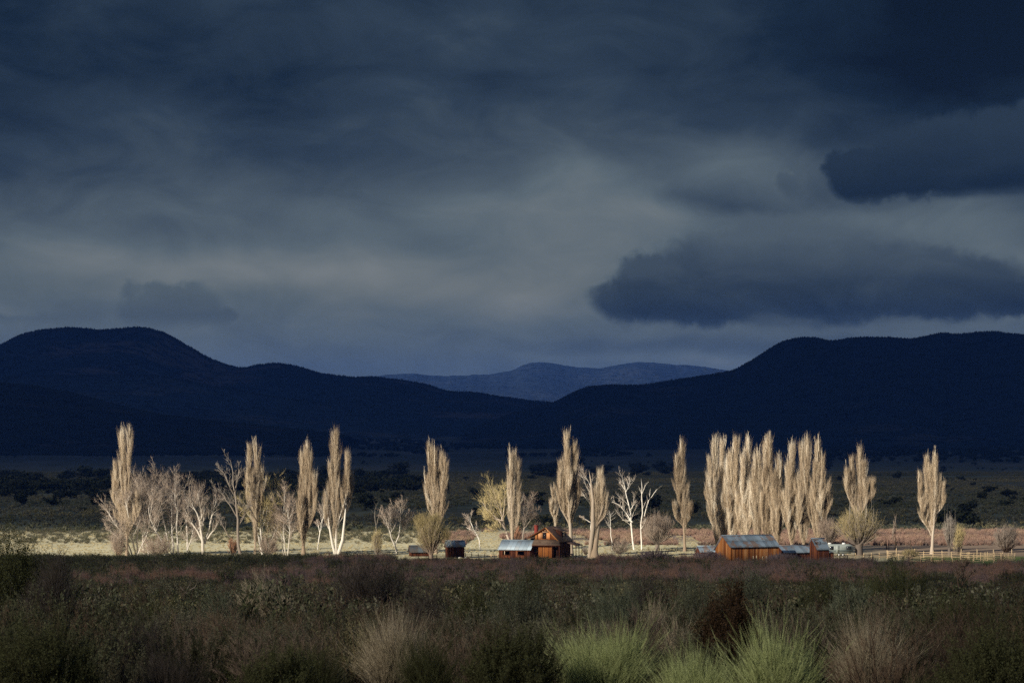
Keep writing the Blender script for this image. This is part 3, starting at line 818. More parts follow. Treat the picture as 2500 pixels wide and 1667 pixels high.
bare_tree('aspen_tree', 'thicket of pale aspen stems leaning outward at the west edge of the tree line', 300 * K, B * K,
          [st((312, B, 4), (303, 1220, 3), (296, 1150, 1.5)), st((318, B, 4), (313, 1215, 3), (306, 1165, 1.6), (304, 1130, .8)), st((330, B, 4.5), (325, 1230, 3.6), (321, 1170, 2), (322, 1110, .9)),
           st((345, B, 4.5), (334, 1235, 3.4), (331, 1190, 2.2), (327, 1130, 1)), st((305, B, 3.5), (285, 1225, 2.4), (262, 1195, 1.2), (250, 1170, .6)), st((300, B, 3), (275, 1235, 1.8), (252, 1215, .7)), st((318, B, 3), (345, 1215, 2), (352, 1150, 1), (348, 1110, .6))], T_WHITE, T_TAN, L3, 1, tt=(.35, .7))
bare_tree('aspen_tree', 'group of slanting white-barked aspens with a crooked top, second thicket from the west', 385 * K, B * K,
          [st((388, B, 4.5), (370, 1235, 3.4), (352, 1200, 2), (346, 1160, 1)), st((398, B, 4.5), (394, 1220, 3), (390, 1170, 2), (387, 1120, .8)), st((408, B, 4), (406, 1210, 3), (404, 1160, 2), (399, 1115, .8)), st((395, B, 3), (375, 1200, 2.2), (362, 1140, 1.4), (355, 1105, .6)), st((430, B, 4), (427, 1210, 2.6), (425, 1160, 1.6), (415, 1120, .8)), st((428, B, 3), (440, 1235, 1.6), (446, 1200, .7))], T_WHITE, T_TAN, L3, 2, tt=(.35, .7))
bare_tree('cottonwood_tree', 'bare cottonwood with short dark-footed trunk dividing into twisting pale limbs', 467 * K, B * K,
          [st((468, B, 7), (467, 1245, 6), (462, 1215, 4), (456, 1180, 2.5), (440, 1150, 1)), st((468, 1250, 5), (480, 1220, 4), (486, 1180, 2.4), (498, 1145, 1)), st((466, 1245, 5), (455, 1222, 3.4), (436, 1195, 2), (426, 1172, .9)), st((474, 1240, 4), (492, 1215, 2.4), (505, 1190, 1.2)), st((462, 1215, 3), (464, 1170, 2), (455, 1130, .8))], T_WHITE, T_TAN, L3s, 3, t0=.45, tt=(.25, .6))
bare_tree('dead_cottonwood', 'tall half-dead cottonwood with straight dark trunk and bare forked crown', 549 * K, (B + 3) * K,
          [st((550, B + 3, 8), (547, 1235, 7), (546, 1190, 5.5), (543, 1150, 4), (540, 1110, 2.6), (536, 1070, 1.3), (532, 1056, .6)), st((543, 1150, 3.4), (530, 1115, 2.4), (515, 1085, 1.6), (500, 1070, .7)), st((541, 1120, 3), (547, 1090, 2), (548, 1060, .8)), st((547, 1190, 3.4), (530, 1160, 2.6), (505, 1128, 1.6), (489, 1115, .7)), st((540, 1110, 2), (555, 1085, 1.2), (562, 1072, .6)), st((548, 1210, 2.6), (565, 1175, 1.8), (580, 1140, .8)), st((528, 1235, 3), (512, 1205, 2.2), (498, 1180, .8))], T_GREY, T_GREY, L2d + [dict(m=6, tr=(.2, 1), ang=(20, 50), ratio=(.3, .6), k=2, up=.1, wob=0, rscale=.5, minr=.014)], 4, t0=.45, tt=(.3, .7), dead=True)
bare_tree('aspen_tree', 'pair of bright white aspen trunks splitting in a narrow V below a poplar', 604 * K, B * K,
          [st((600, B, 4.5), (600, 1235, 4), (596, 1195, 2.8), (590, 1155, 1.4), (588, 1130, .7)), st((606, B, 4), (613, 1235, 3.6), (617, 1200, 2.6), (622, 1160, 1.4), (626, 1130, .7)), st((603, B, 3), (590, 1225, 2), (578, 1195, 1), (570, 1180, .6)), st((608, B, 3), (630, 1222, 2), (648, 1190, .9))], T_WHITE, T_YEL, L3, 5, t0=.75, tt=(.3, .8))
bare_tree('aspen_tree', 'thin grey aspens with reddish tips filling the space before the dense poplar', 655 * K, B * K,
          [st((655, B, 3), (652, 1215, 2), (653, 1160, 1), (655, 1130, .5)), st((660, B, 3), (668, 1220, 2), (665, 1170, 1)), st((650, B, 2.5), (643, 1220, 1.6), (638, 1175, .8))], T_WHITE, T_TAN, L3, 6, tt=(.2, .6))
bare_tree('aspen_tree', 'slim white aspen leaning away from the dense poplar', 729 * K, 1262 * K,
          [st((729, 1262, 2.6), (735, 1225, 2.2), (741, 1195, 1.4), (750, 1165, .7)), st((735, 1225, 1.4), (728, 1195, .8))], T_WHITE, T_TAN, L3s, 7, t0=.85, tt=(.3, .7))
bare_tree('bare_sapling', 'hair-thin bare sapling with two curved shoots above a tan shrub', 868 * K, 1262 * K,
          [st((868, 1262, 1.6), (865, 1215, 1.2), (862, 1180, .8), (866, 1155, .4)), st((865, 1205, .9), (871, 1180, .6), (874, 1160, .3))], T_GREY, T_TAN, [dict(m=8, tr=(.3, 1), ang=(20, 50), ratio=(.12, .3), k=3, up=.2, minr=.012)], 8, tt=(.4, .6))
bare_tree('aspen_tree', 'round-crowned bare aspen on a leaning dark foot in the pale field', 905 * K, 1270 * K,
          [st((912, 1270, 4), (905, 1250, 3.6), (897, 1225, 2.6), (890, 1200, 1.4), (884, 1180, .6)), st((907, 1252, 3), (918, 1225, 2.4), (918, 1190, 1.6), (921, 1160, .6)), st((918, 1235, 2), (932, 1210, 1.4), (944, 1180, .7))], T_WHITE, T_TAN, L3, 9, t0=.5, tt=(.3, .65))
bare_tree('aspen_tree', 'small bent aspen alone between the two grey-roofed sheds', 1103 * K, 1262 * K,
          [st((1104, 1262, 2.4), (1101, 1240, 2.2), (1090, 1220, 1.7), (1082, 1200, 1.1), (1078, 1184, .6)), st((1090, 1220, 1.2), (1072, 1212, .7))], T_WHITE, T_TAN, L3s, 10, t0=.85, tt=(.35, .7))
bare_tree('cottonwood_tree', 'wide bare cottonwood with yellow-tinged twigs spreading west of the window-shed poplar', 1163 * K, 1245 * K,
          [st((1172, 1245, 5), (1160, 1215, 4), (1150, 1180, 2.8), (1140, 1150, 1.6), (1132, 1120, .7)), st((1160, 1215, 3), (1140, 1190, 2.2), (1118, 1170, 1.4), (1106, 1150, .7)), st((1156, 1195, 2.6), (1130, 1190, 1.8), (1110, 1185, .8)), st((1155, 1190, 2.4), (1160, 1150, 1.8), (1158, 1120, .8)), st((1165, 1225, 2), (1140, 1218, 1.4), (1118, 1215, .6))], T_TAN, T_YEL, L3, 11, t0=.6, tt=(.35, .8))
bare_tree('cottonwood_tree', 'dim tangled bare tree between the window-shed poplar and the farmhouse', 1203 * K, 1240 * K,
          [st((1200, 1240, 4), (1205, 1205, 3), (1212, 1175, 1.8), (1216, 1150, .7)), st((1203, 1215, 2.4), (1222, 1190, 1.6), (1235, 1170, .7)), st((1202, 1225, 2), (1222, 1215, 1.2), (1236, 1205, .6))], T_GREY, T_TAN, L3, 12, t0=.45, tt=(.05, .45))
bare_tree('cottonwood_tree', 'pale leaning bare tree with white forks against the massive furrowed poplar', 1360 * K, 1273 * K,
          [st((1355, 1273, 4), (1358, 1220, 4), (1362, 1180, 3), (1358, 1130, 2), (1352, 1100, .8)), st((1362, 1190, 2.4), (1378, 1172, 1.8), (1395, 1165, .9)), st((1358, 1160, 2), (1343, 1140, 1.3), (1335, 1128, .6)), st((1358, 1200, 2), (1344, 1192, 1.2), (1334, 1185, .6))], T_WHITE, T_TAN, L3s, 13, t0=.7, tt=(.35, .7))
bare_tree('bare_sapling', 'thin white sapling standing clear in the field east of the massive trunk', 1405 * K, 1265 * K,
          [st((1405, 1265, 2), (1404, 1230, 1.6), (1402, 1195, 1.1), (1401, 1170, .5))], T_WHITE, T_TAN, [dict(m=12, tr=(.3, 1), ang=(40, 65), ratio=(.2, .38), k=4, up=.15, rscale=.5, minr=.02), dict(m=9, tr=(.2, 1), ang=(20, 50), ratio=(.3, .6), k=2, up=.1, wob=0, minr=.012)], 14, t0=.9, tt=(.5, .8))
bare_tree('dead_cottonwood', 'bleached white dead tree with crooked forked top beside the round willow', 1452 * K, 1262 * K,
          [st((1456, 1262, 5), (1455, 1220, 4.4), (1450, 1185, 3.6), (1444, 1150, 2.8), (1436, 1120, 2), (1432, 1096, .8)), st((1452, 1200, 3.4), (1440, 1180, 2.8), (1424, 1160, 2), (1404, 1152, 1)), st((1436, 1125, 1.6), (1422, 1105, .7)), st((1438, 1130, 1.6), (1448, 1105, .9), (1446, 1090, .5)), st((1448, 1170, 1.6), (1462, 1150, .8)), st((1452, 1196, 1.6), (1430, 1195, .8))], T_WHITE, T_TAN, L2d + [dict(m=7, tr=(.2, 1), ang=(20, 50), ratio=(.3, .6), k=2, up=.1, wob=0, rscale=.5, minr=.012)], 15, t0=.85, tt=(.5, .9), dead=True)
bare_tree('dead_cottonwood', 'white dead tree with two long bare forks rising over the round willow', 1473 * K, 1262 * K,
          [st((1475, 1262, 4), (1472, 1210, 3.4), (1475, 1170, 2.6), (1474, 1130, 1.9), (1472, 1098, .7)), st((1480, 1185, 2.4), (1490, 1150, 1.8), (1503, 1130, 1.2), (1516, 1118, .5)), st((1474, 1135, 1.3), (1482, 1115, .8), (1490, 1105, .4)), st((1491, 1148, 1.2), (1494, 1122, .6))], T_WHITE, T_TAN, [dict(m=7, tr=(.25, 1), ang=(25, 50), ratio=(.1, .25), k=4, up=.2, rscale=.45, minr=.02), dict(m=5, tr=(.2, 1), ang=(20, 50), ratio=(.3, .6), k=2, up=.1, wob=0, minr=.012)], 16, t0=.9, tt=(.6, .9), dead=True)
bare_tree('bare_sapling', 'spindly bare sapling with a small feathery top near the start of the rail fence', 2055 * K, 1245 * K,
          [st((2055, 1245, 1.6), (2054, 1215, 1.3), (2054, 1190, .6)), st((2050, 1245, 1.4), (2050, 1210, .6))], T_GREY, T_TAN, [dict(m=22, tr=(.25, 1), ang=(12, 30), ratio=(.2, .4), k=3, up=.3, minr=.014), dict(m=6, tr=(.2, 1), ang=(10, 40), ratio=(.3, .6), k=2, up=.2, wob=0, minr=.01)], 17, t0=.4, tt=(.3, .6))
for lb, sx, sy, hh, sd in [('charred dead trunk pair standing just beyond the fence start', 2037, 1262, 30, 1), ('charred dead trunk with a jutting side limb beyond the fence', 2056, 1262, 33, 2), ('short thin dark snag beyond the tall fence posts', 2092, 1258, 20, 3)]:
    bare_tree('dead_snag', lb, sx * K, sy * K, [st((sx, sy, 3.4), (sx - .5, sy - hh * .5, 2.8), (sx - 1, sy - hh, 1.4))] + ([st((sx + 5, sy, 2.6), (sx + 4, sy - hh * .8, 1.2))] if sd == 1 else [st((sx, sy - 14, 2), (sx + 7, sy - 16, 1.8), (sx + 12, sy - 14, .8))] if sd == 2 else []), T_DARK, T_DARK, [dict(m=5, tr=(.4, 1), ang=(20, 50), ratio=(.15, .35), k=3, up=.3, minr=.02)], 40 + sd, t0=.2, tt=(.1, .3), fat=.7)

# willows and tall shrubs ----------------------------------------------------------
willow('willow', 'yellow-green willow thicket wrapped round the foot of the solitary poplar by the sheds', 990 * K, 1284 * K, 44, 114, 170, T_TAN, T_YEL, 1, trunk=(5, 18), twigs=14, tt=(.3, .8), clump=[(-24, 88, 22, 1600, .55), (34, 56, 20, 1200, .5), (-10, 40, 22, 900, .4), (10, 96, 16, 900, .5)], rad=.06)
willow('willow', 'rounded grey-tan willow full of fine upright shoots between the dead trees and the lone poplar', 1510 * K, 1262 * K, 52, 84, 190, T_GREY, T_TAN, 2, trunk=(5, 20), twigs=10, tt=(.2, .6), tall=10, clump=[(-10, 62, 30, 900, .45)])
willow('willow', 'squat bushy willow in front of the camper with a dark trunk', 1906 * K, 1270 * K, 36, 84, 150, T_GREY, T_TAN, 3, trunk=(5, 34), twigs=10, tt=(.15, .6), clump=[(-14, 60, 22, 700, .5)], dark=.15)
willow('willow', 'largest willow, its pale boughs sweeping wide from a thick trunk east of the camper', 1973 * K, 1276 * K, 62, 118, 200, T_GREY, T_YEL, 4, trunk=(9, 34), twigs=8, tt=(.2, .6), tall=16, rad=.085, clump=[(-26, 78, 24, 900, .5)], dark=.25)
willow('willow', 'grey willow with long upright shoots beside the easternmost poplar', 2181 * K, 1276 * K, 20, 96, 70, T_GREY, T_GREY, 5, trunk=(4, 20), twigs=9, tt=(.3, .8), tall=7, dark=.2)
willow('willow', 'small golden-twigged willow behind the grey willow at the fence', 2200 * K, 1272 * K, 20, 68, 90, T_GREY, T_YEL, 6, twigs=12, tt=(.3, .8), clump=[(4, 48, 18, 700, .5)], dark=.2)
willow('willow', 'vase-shaped willow with a nearly black core where the rail fence ends', 2311 * K, 1268 * K, 36, 66, 200, T_DARK, T_GREY, 7, twigs=9, tt=(.1, .6), tall=12, rad=.06, dark=.35)
willow('shrub', 'upright tan shrub under the hair-thin sapling in the pale field', 866 * K, 1275 * K, 15, 66, 60, T_GREY, T_YEL, 8, twigs=10, tt=(.25, .6))
willow('shrub', 'low rust-orange bush at the foot of the tall half-dead cottonwood', 534 * K, B * K, 18, 42, 60, T_DARK, T_RUST, 9, twigs=12, tt=(.2, .7))
willow('shrub', 'red-brown osier clump rising behind the window shed', 1186 * K, 1250 * K, 16, 46, 60, T_DARK, T_RUST, 10, twigs=12, tt=(.3, .9))
willow('shrub', 'grey bramble heap beside the open porch', 1345 * K, 1274 * K, 11, 20, 50, T_DARK, T_GREY, 11, twigs=8, tt=(.2, .8))
willow('shrub', 'brownish brush spilling over the beginning of the rail fence', 2092 * K, 1284 * K, 26, 26, 120, T_GREY, T_YEL, 12, twigs=10, tt=(.15, .5), rad=.03)
willow('shrub', 'tan thicket of suckers under the slanting white-barked aspens', 360 * K, 1277 * K, 50, 52, 150, T_GREY, T_TAN, 13, twigs=8, tt=(.15, .5), rad=.03, low=.9)
willow('shrub', 'tan undergrowth around the bright white V-shaped aspens', 615 * K, 1276 * K, 38, 56, 120, T_GREY, T_TAN, 14, twigs=8, tt=(.2, .55), rad=.03, low=.9)
willow('shrub', 'pale suckers clustered at the feet of the westernmost stems', 272 * K, 1276 * K, 30, 60, 110, T_TAN, T_TAN, 15, twigs=8, tt=(.3, .6), rad=.03, low=.9)
willow('shrub', 'brown undergrowth between the bleached dead tree and the massive trunk', 1420 * K, 1272 * K, 38, 42, 120, T_GREY, T_TAN, 16, twigs=8, tt=(.2, .6), rad=.03, low=.9)
willow('shrub', 'purple-grey thicket in front of the round willow', 1500 * K, 1298 * K, 50, 36, 160, T_PURP, T_PURP, 17, twigs=14, tt=(.1, .8), mr=.022, rad=.03)
willow('shrub', 'purple-brown thicket hiding the western end of the barn', 1625 * K, 1298 * K, 44, 34, 140, T_PURP, T_PURP, 18, twigs=14, tt=(.1, .8), mr=.022, rad=.03)
willow('shrub', 'dark thicket covering the wall of the low shed', 1800 * K, 1300 * K, 46, 30, 140, T_PURP, T_PURP, 19, twigs=14, tt=(.1, .7), mr=.022, rad=.03)
# ------------------------------------------------------------------ building materials
def wood_mat(name, stops, grain=.5, sc=1.0):
    m, nt = new_mat(name)
    a = nt.n('ShaderNodeAttribute', attribute_name='t').outputs['Fac']
    p = nt.n('ShaderNodeTexCoord').outputs['Object']
    x, y, z = nt.sep(p)
    g = nt.noise(nt.xyz(nt.m('MULTIPLY', x, 14 * sc), nt.m('MULTIPLY', y, 14 * sc), nt.m('MULTIPLY', z, .9 * sc)), 1.0, 5, .65)
    f = nt.m('ADD', a, nt.m('MULTIPLY_ADD', g, grain, -grain / 2), clamp=True)
    return finish(m, nt, nt.ramp(f, stops), .85, .2, (g, .3, .01))
WOOD = wood_mat('barn_boards', [(0, (.045, .014, .006)), (.35, (.20, .065, .018)), (.65, (.40, .145, .035)), (1, (.62, .33, .14))], .6)
WOODR = wood_mat('red_boards', [(0, (.025, .008, .005)), (.4, (.10, .030, .014)), (.75, (.22, .075, .03)), (1, (.42, .21, .10))], .6)
WOODG = wood_mat('weathered_boards', [(0, (.08, .04, .02)), (.4, (.26, .13, .055)), (.7, (.42, .26, .13)), (1, (.58, .44, .28))], .5)
TRIM = wood_mat('pale_trim', [(0, (.35, .18, .09)), (.5, (.60, .38, .22)), (1, (.78, .62, .44))], .4)
PANEL = wood_mat('plywood', [(0, (.42, .17, .06)), (.5, (.66, .30, .12)), (1, (.74, .40, .2))], .3, .3)
RAIL = wood_mat('peeled_rails', [(0, (.40, .27, .14)), (.5, (.62, .46, .27)), (1, (.80, .64, .42))], .3)
def flat_mat(name, col, rough=.8, spec=.3, metal=0.0):
    m, nt = new_mat(name)
    n_ = nt.noise(nt.n('ShaderNodeTexCoord').outputs['Object'], 2.5, 4, .6)
    return finish(m, nt, nt.mix(n_, tuple(v * .75 for v in col), tuple(min(1, v * 1.2) for v in col)), rough, spec, metal=metal)
DARKIN = flat_mat('dark_interior', (.012, .010, .009), 1, 0)
BRICK = flat_mat('chimney_brick', (.30, .055, .04))
GLASS = flat_mat('window_glass', (.02, .025, .03), .12, .6)
def sheet_mat(name, base, rust, amt):
    m, nt = new_mat(name)
    rnd = nt.n('ShaderNodeObjectInfo').outputs['Random']
    p = nt.n('ShaderNodeNewGeometry').outputs['Position']
    x, y, z = nt.sep(p)
    a = nt.noise(nt.xyz(nt.m('MULTIPLY', x, 2.6), nt.m('MULTIPLY', y, 1.2), nt.m('MULTIPLY', z, .8)), 1.0, 5, .7)
    b = nt.noise(nt.xyz(nt.m('MULTIPLY', x, .8), nt.m('MULTIPLY', y, .8), nt.m('MULTIPLY', z, .6)), 1.0, 3, .6)
    g = nt.m('MULTIPLY_ADD', rnd, .5, .75)
    c_ = nt.mix(1.0, nt.mix(a, tuple(v * .8 for v in base), tuple(v * 1.25 for v in base)), nt.xyz(g, g, g), 'MULTIPLY')
    c_ = nt.mix(nt.m('MULTIPLY', nt.smooth(nt.m('ADD', b, nt.m('MULTIPLY', nt.m('FRACT', nt.m('MULTIPLY', rnd, 5.7)), .25)), .62, .74), amt), c_, rust)
    return finish(m, nt, c_, .55, .4, metal=.15)
TIN = sheet_mat('galvanised_sheet', (.26, .33, .38), (.27, .15, .08), .75)
TINP = sheet_mat('pale_sheet', (.34, .43, .49), (.30, .22, .15), .3)
TIND = sheet_mat('dull_sheet', (.10, .12, .13), (.12, .08, .05), .5)
SHING = sheet_mat('brown_shingle', (.17, .115, .08), (.26, .18, .12), .8)
SHINGD = sheet_mat('dark_shingle', (.06, .035, .025), (.11, .06, .04), .6)

rb = np.random.default_rng(77)
def boards(g, x0, x1, y, ztop, w_=.22, th=.035, z0=-.2, gap=.02, axis='x', holes=(), tlo=.15, thi=.85, cut=None):
    """upright planks side by side; ztop(x) gives the upper end, holes are (x0, x1, z0, z1)"""
    x = x0
    while x < x1 - .04:
        ww = min(w_ * rb.uniform(.8, 1.2), x1 - x)
        a, b = x + gap / 2, x + ww - gap / 2
        xm = (a + b) / 2
        spans = [(z0, ztop(xm) if callable(ztop) else ztop)]
        for h in holes:
            if h[0] < xm < h[1]:
                spans = [q for s0, s1 in spans for q in ((s0, min(s1, h[2])), (max(s0, h[3]), s1)) if q[1] - q[0] > .05]
        dy = rb.uniform(0, .02)
        for s0, s1 in spans:
            if s1 - s0 < .05: continue
            ta = ztop(a) if callable(ztop) and s1 == spans[-1][1] else s1
            tb = ztop(b) if callable(ztop) and s1 == spans[-1][1] else s1
            lo = s0 + (rb.uniform(-.06, .12) if s0 == z0 else 0)
            P = [(a, 0, lo), (b, 0, lo), (b, th, lo), (a, th, lo), (a, 0, ta), (b, 0, tb), (b, th, tb), (a, th, ta)]
            if axis == 'x': P = [(p_[0], y - dy - th + p_[1], p_[2]) for p_ in P]
            elif axis == 'r': P = [(y + dy + th - p_[1], p_[0], p_[2]) for p_ in P]     # wall on the +x side
            else: P = [(y - dy - th + p_[1], p_[0], p_[2]) for p_ in P]                  # wall on the -x side
            if axis == 'l': P = [P[i] for i in (3, 2, 1, 0, 7, 6, 5, 4)]
            if axis == 'r': P = [P[i] for i in (0, 1, 2, 3, 4, 5, 6, 7)]
            g.hexa(P, rb.uniform(tlo, thi))
        x += ww

def roof_sheets(root, mat, x0, x1, ya, za, yb, zb, w_=.75, rows=1, over=.12, name='roof_sheet', th=.02):
    """separate corrugated sheets laid from the ridge (ya, za) to the eave (yb, zb)"""
    n = max(1, round((x1 - x0) / w_)); w_ = (x1 - x0) / n
    protos = {}
    for rwi in range(rows):
        f0, f1 = rwi / rows, (rwi + 1) / rows
        for i in range(n):
            a = x0 + i * w_; b = a + w_
            y0, z0 = ya + (yb - ya) * f0, za + (zb - za) * f0
            y1, z1 = ya + (yb - ya) * f1, za + (zb - za) * f1
            L_ = math.hypot(y1 - y0, z1 - z0); ang = math.atan2(z1 - z0, y1 - y0)
            key = (round(w_, 3), round(L_, 3))
            if key not in protos:
                g = Geo(); m_ = 10
                xs = np.linspace(-.02, w_ + .02, m_ + 1)
                hs = np.where(np.arange(m_ + 1) % 2 == 0, .0, .035)
                V0 = [(xx, 0, hh) for xx, hh in zip(xs, hs)] + [(xx, L_ + .05, hh) for xx, hh in zip(xs, hs)]
                V1 = [(a_, b_, c_ - th) for a_, b_, c_ in V0]
                q = [(k_, k_ + 1, m_ + 2 + k_, m_ + 1 + k_) for k_ in range(m_)]
                nn = 2 * (m_ + 1)
                q2 = [(a_ + nn, d_ + nn, c_ + nn, b_ + nn) for a_, b_, c_, d_ in q]
                g.add(V0 + V1, q + q2 + [(k_ + nn, k_ + 1 + nn, k_ + 1, k_) for k_ in range(m_)] + [(m_ + 1 + k_, m_ + 2 + k_, m_ + 2 + k_ + nn, m_ + 1 + k_ + nn) for k_ in range(m_)])
                protos[key] = g.mesh('roof_sheet', mat)
            o = bpy.data.objects.new(name, protos[key]); COL.objects.link(o); o.parent = root
            o.location = (a, y0 + rb.normal(0, .006), z0 + .03 * (rows - rwi) + rb.uniform(0, .012))
            o.rotation_euler = (ang, 0, rb.normal(0, .004))

def ridge_cap(root, mat, x0, x1, y, z, w_=.22):
    Geo().slab((x0, y - w_, z - w_ * .45 + .06), (x1, y - w_, z - w_ * .45 + .06), (x1, y, z + .09), (x0, y, z + .09), .02).slab((x0, y, z + .085), (x1, y, z + .085), (x1, y + w_, z - w_ * .45 + .06), (x0, y + w_, z - w_ * .45 + .06), .02).build('ridge_cap', mat, root)

def gable_shed(name, label, px, py, theta, Lx, Dy, hf, hr, hb, yr, wall, roof, cat='shed', over=.3, sheet=.75, rows=1, holes=(), tlo=.15, thi=.85, d=None, floor=0.0, backwall=True, hole_bars=True):
    """plank building; local x runs along the front, y into depth; px, py = foot of the front corner nearest the west (x=0,y=0)"""
    p = at(px, py, d); p.z = min(p.z, float(ground_z(p.x, p.y)))
    root = empty(name, p, label, cat, None, theta)
    g = Geo()
    boards(g, 0, Lx, 0, hf, holes=holes, tlo=tlo, thi=thi)
    gz = lambda y: hf + (hr - hf) * y / yr if y < yr else hr + (hb - hr) * (y - yr) / (Dy - yr)
    boards(g, 0, Dy, 0, gz, axis='l', tlo=tlo, thi=thi)
    boards(g, 0, Dy, Lx, gz, axis='r', tlo=tlo, thi=thi)
    if backwall: boards(g, 0, Lx, Dy + .04, hb, tlo=tlo, thi=thi)
    g.build('plank_wall', wall, root, kind='stuff')
    # inner lining keeps daylight from leaking between the planks
    gi = Geo().box(.05, Lx - .05, .03 if not holes else 1.4, Dy - .02, 0, min(hf, hb) - .05)
    gi.build('dark_interior', DARKIN, root)
    fr = Geo()
    for xx in (0, Lx): fr.box(xx - .06, xx + .06, -.07, .05, -.2, hf)
    fr.bar((-.02, -.05, hf - .06), (Lx + .02, -.05, hf - .06), .1, .1)
    for yy in (0, Lx):
        s_ = -1 if yy == 0 else 1
        fr.bar((yy + s_ * over * .8, 0 - over * .3, hf - over * .3 * (hr - hf) / yr), (yy + s_ * over * .8, yr, hr - .03), .05, .12)
        fr.bar((yy + s_ * over * .8, yr, hr - .03), (yy + s_ * over * .8, Dy + .2, hb - .2 * (hr - hb) / max(.1, Dy - yr)), .05, .12)
    fr.build('frame', wall, root)
    eo = over
    sf = (hr - hf) / yr; sb_ = (hr - hb) / (Dy - yr)
    roof_sheets(root, roof, -over, Lx + over, yr, hr + .05, -eo, hf - sf * eo + .05, sheet, rows)
    gb = Geo().slab((-over, yr, hr + .04), (Lx + over, yr, hr + .04), (Lx + over, Dy + eo, hb - sb_ * eo + .04), (-over, Dy + eo, hb - sb_ * eo + .04), .05)
    gb.build('rear_roof', roof, root)
    ridge_cap(root, roof, -over, Lx + over, yr, hr + .06)
    for h in holes:
        w_ = Geo()
        a, b, z0, z1 = h[:4]
        for q in ((a - .08, b + .08, z1, z1 + .1), (a - .08, b + .08, z0 - .1, z0)): w_.box(q[0], q[1], -.1, -.03, q[2], q[3], .4)
        for q in ((a - .08, a), (b, b + .08)): w_.box(q[0], q[1], -.1, -.03, z0, z1, .4)
        wo = w_.build('window_opening', wall, root)
        if len(h) > 4: Geo().box(a + (b - a) * .22, a + (b - a) * .30, -.09, -.03, z0, z1, .9).build('window_post', TRIM, wo)
    return root

PM = 1 / F
# small roofed hut in the willows, west
gable_shed('hut', 'tiny dark-roofed hut half hidden behind the yellow willow thicket', 1004, 1358, R(10), 3.7, 3.0, 1.05, 2.15, 1.0, 1.3, WOODR, TIND, sheet=.8, tlo=.1, thi=.6, over=.35)
gable_shed('shed', 'small dark red plank shed under a patchy grey tin roof, alone in the pale field', 1092, 1361, R(8), 3.4, 3.2, 2.3, 3.3, 2.1, 1.5, WOODR, TIN, sheet=.7, tlo=.05, thi=.55, over=.3)
for ys_, (qx, qy) in enumerate([(1122.5, 1359), (1137, 1360), (1099, 1360)]):
    p = at(qx, 1362); g = Geo()
    th = np.linspace(0, 2 * np.pi, 9)[:-1]
    rr = [.32, .22, .15][ys_]
    V_ = [(0, 0, rr * .8)] + [(rr * .7 * math.cos(a) * rb.uniform(.8, 1.2), rr * .7 * math.sin(a), rr * .6) for a in th] + [(rr * 1.3 * math.cos(a) * rb.uniform(.8, 1.2), rr * math.sin(a), -.1) for a in th]
    g.add(V_, [(1 + i, 9 + i, 9 + (i + 1) % 8, 1 + (i + 1) % 8) for i in range(8)], [(0, 1 + i, 1 + (i + 1) % 8) for i in range(8)])
    o = g.build('boulder', flat_mat('pale_rock', (.62, .60, .55))); o.location = p
    tag(o, ['larger pale rock lying in front of the dark red shed', 'pale rock in the grass just east of the dark red shed', 'pebble-sized pale rock near the dark red shed corner'][ys_], 'rock')
# shed with two openings beside the house: turned so its east end shows
sh = gable_shed('shed', 'low plank shed with bright tin roof and two square openings, joined to the farmhouse yard', 1219, 1364, R(-21), 6.45, 4.5, 1.98, 3.65, 1.9, 2.25, WOODR, TINP, sheet=.85, tlo=.15, thi=.8, over=.28,
                holes=[(.75, 2.25, .85, 1.6, 1), (3.95, 5.3, .85, 1.6)])
g = Geo()
for x0 in (.75, 3.95):
    for i in range(8):
        if rb.random() < .8: g.box(x0 + i * .19, x0 + i * .19 + .12, -.125, -.105, 1.70, 1.70 + rb.uniform(.06, .16), rb.uniform(.6, 1))
g.build('broken_trim', TRIM, sh, kind='stuff')

# ---- farmhouse
p = at(1333, 1364)
H = empty('farmhouse', p, 'weathered two-storey farmhouse with plywood-covered upper windows, brick chimney and shingled porch roof', 'house', None, R(-19))
AP, EL, ER, DP = 6.2, 4.1, 3.7, 8.2
XL, XR = -3.8, 2.55
g = Geo()
rz = lambda x: AP + (EL - AP) * (-x) / (-XL) if x < 0 else AP + (ER - AP) * x / XR
win = (-.75, .02, 3.95, 5.15)
boards(g, -2.25, 2.45, 0, lambda x: rz(x) - .12, z0=3.7, holes=[(-2.1, -.72, 3.95, 5.15), (-.70, .05, 3.95, 5.15), (.1, 1.3, 3.95, 5.15)], tlo=.12, thi=.72, w_=.2)
g.build('gable_wall', WOOD, H, kind='stuff')
g = Geo(); boards(g, -1.15, 1.55, -1.15, 2.75, tlo=.05, thi=.75, w_=.21); boards(g, -1.15, 0, -1.15, 2.75, axis='l', tlo=.1, thi=.5); boards(g, -1.15, 0, 1.55, 2.75, axis='r', tlo=.1, thi=.5)
g.build('porch_room_wall', WOOD, H, kind='stuff')
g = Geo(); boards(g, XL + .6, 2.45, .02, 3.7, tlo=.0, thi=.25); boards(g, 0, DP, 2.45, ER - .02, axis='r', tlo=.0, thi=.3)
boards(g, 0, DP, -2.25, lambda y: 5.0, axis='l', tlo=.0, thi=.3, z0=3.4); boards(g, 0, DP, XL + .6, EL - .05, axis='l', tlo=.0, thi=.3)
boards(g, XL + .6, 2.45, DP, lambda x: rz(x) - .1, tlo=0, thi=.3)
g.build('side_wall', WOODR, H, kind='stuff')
Geo().box(-2.1, -.72, -.02, .03, 3.95, 5.15, .7).build('window_board', PANEL, H)
Geo().box(.1, 1.3, -.02, .03, 3.95, 5.15, .5).build('window_board', PANEL, H)
g = Geo()
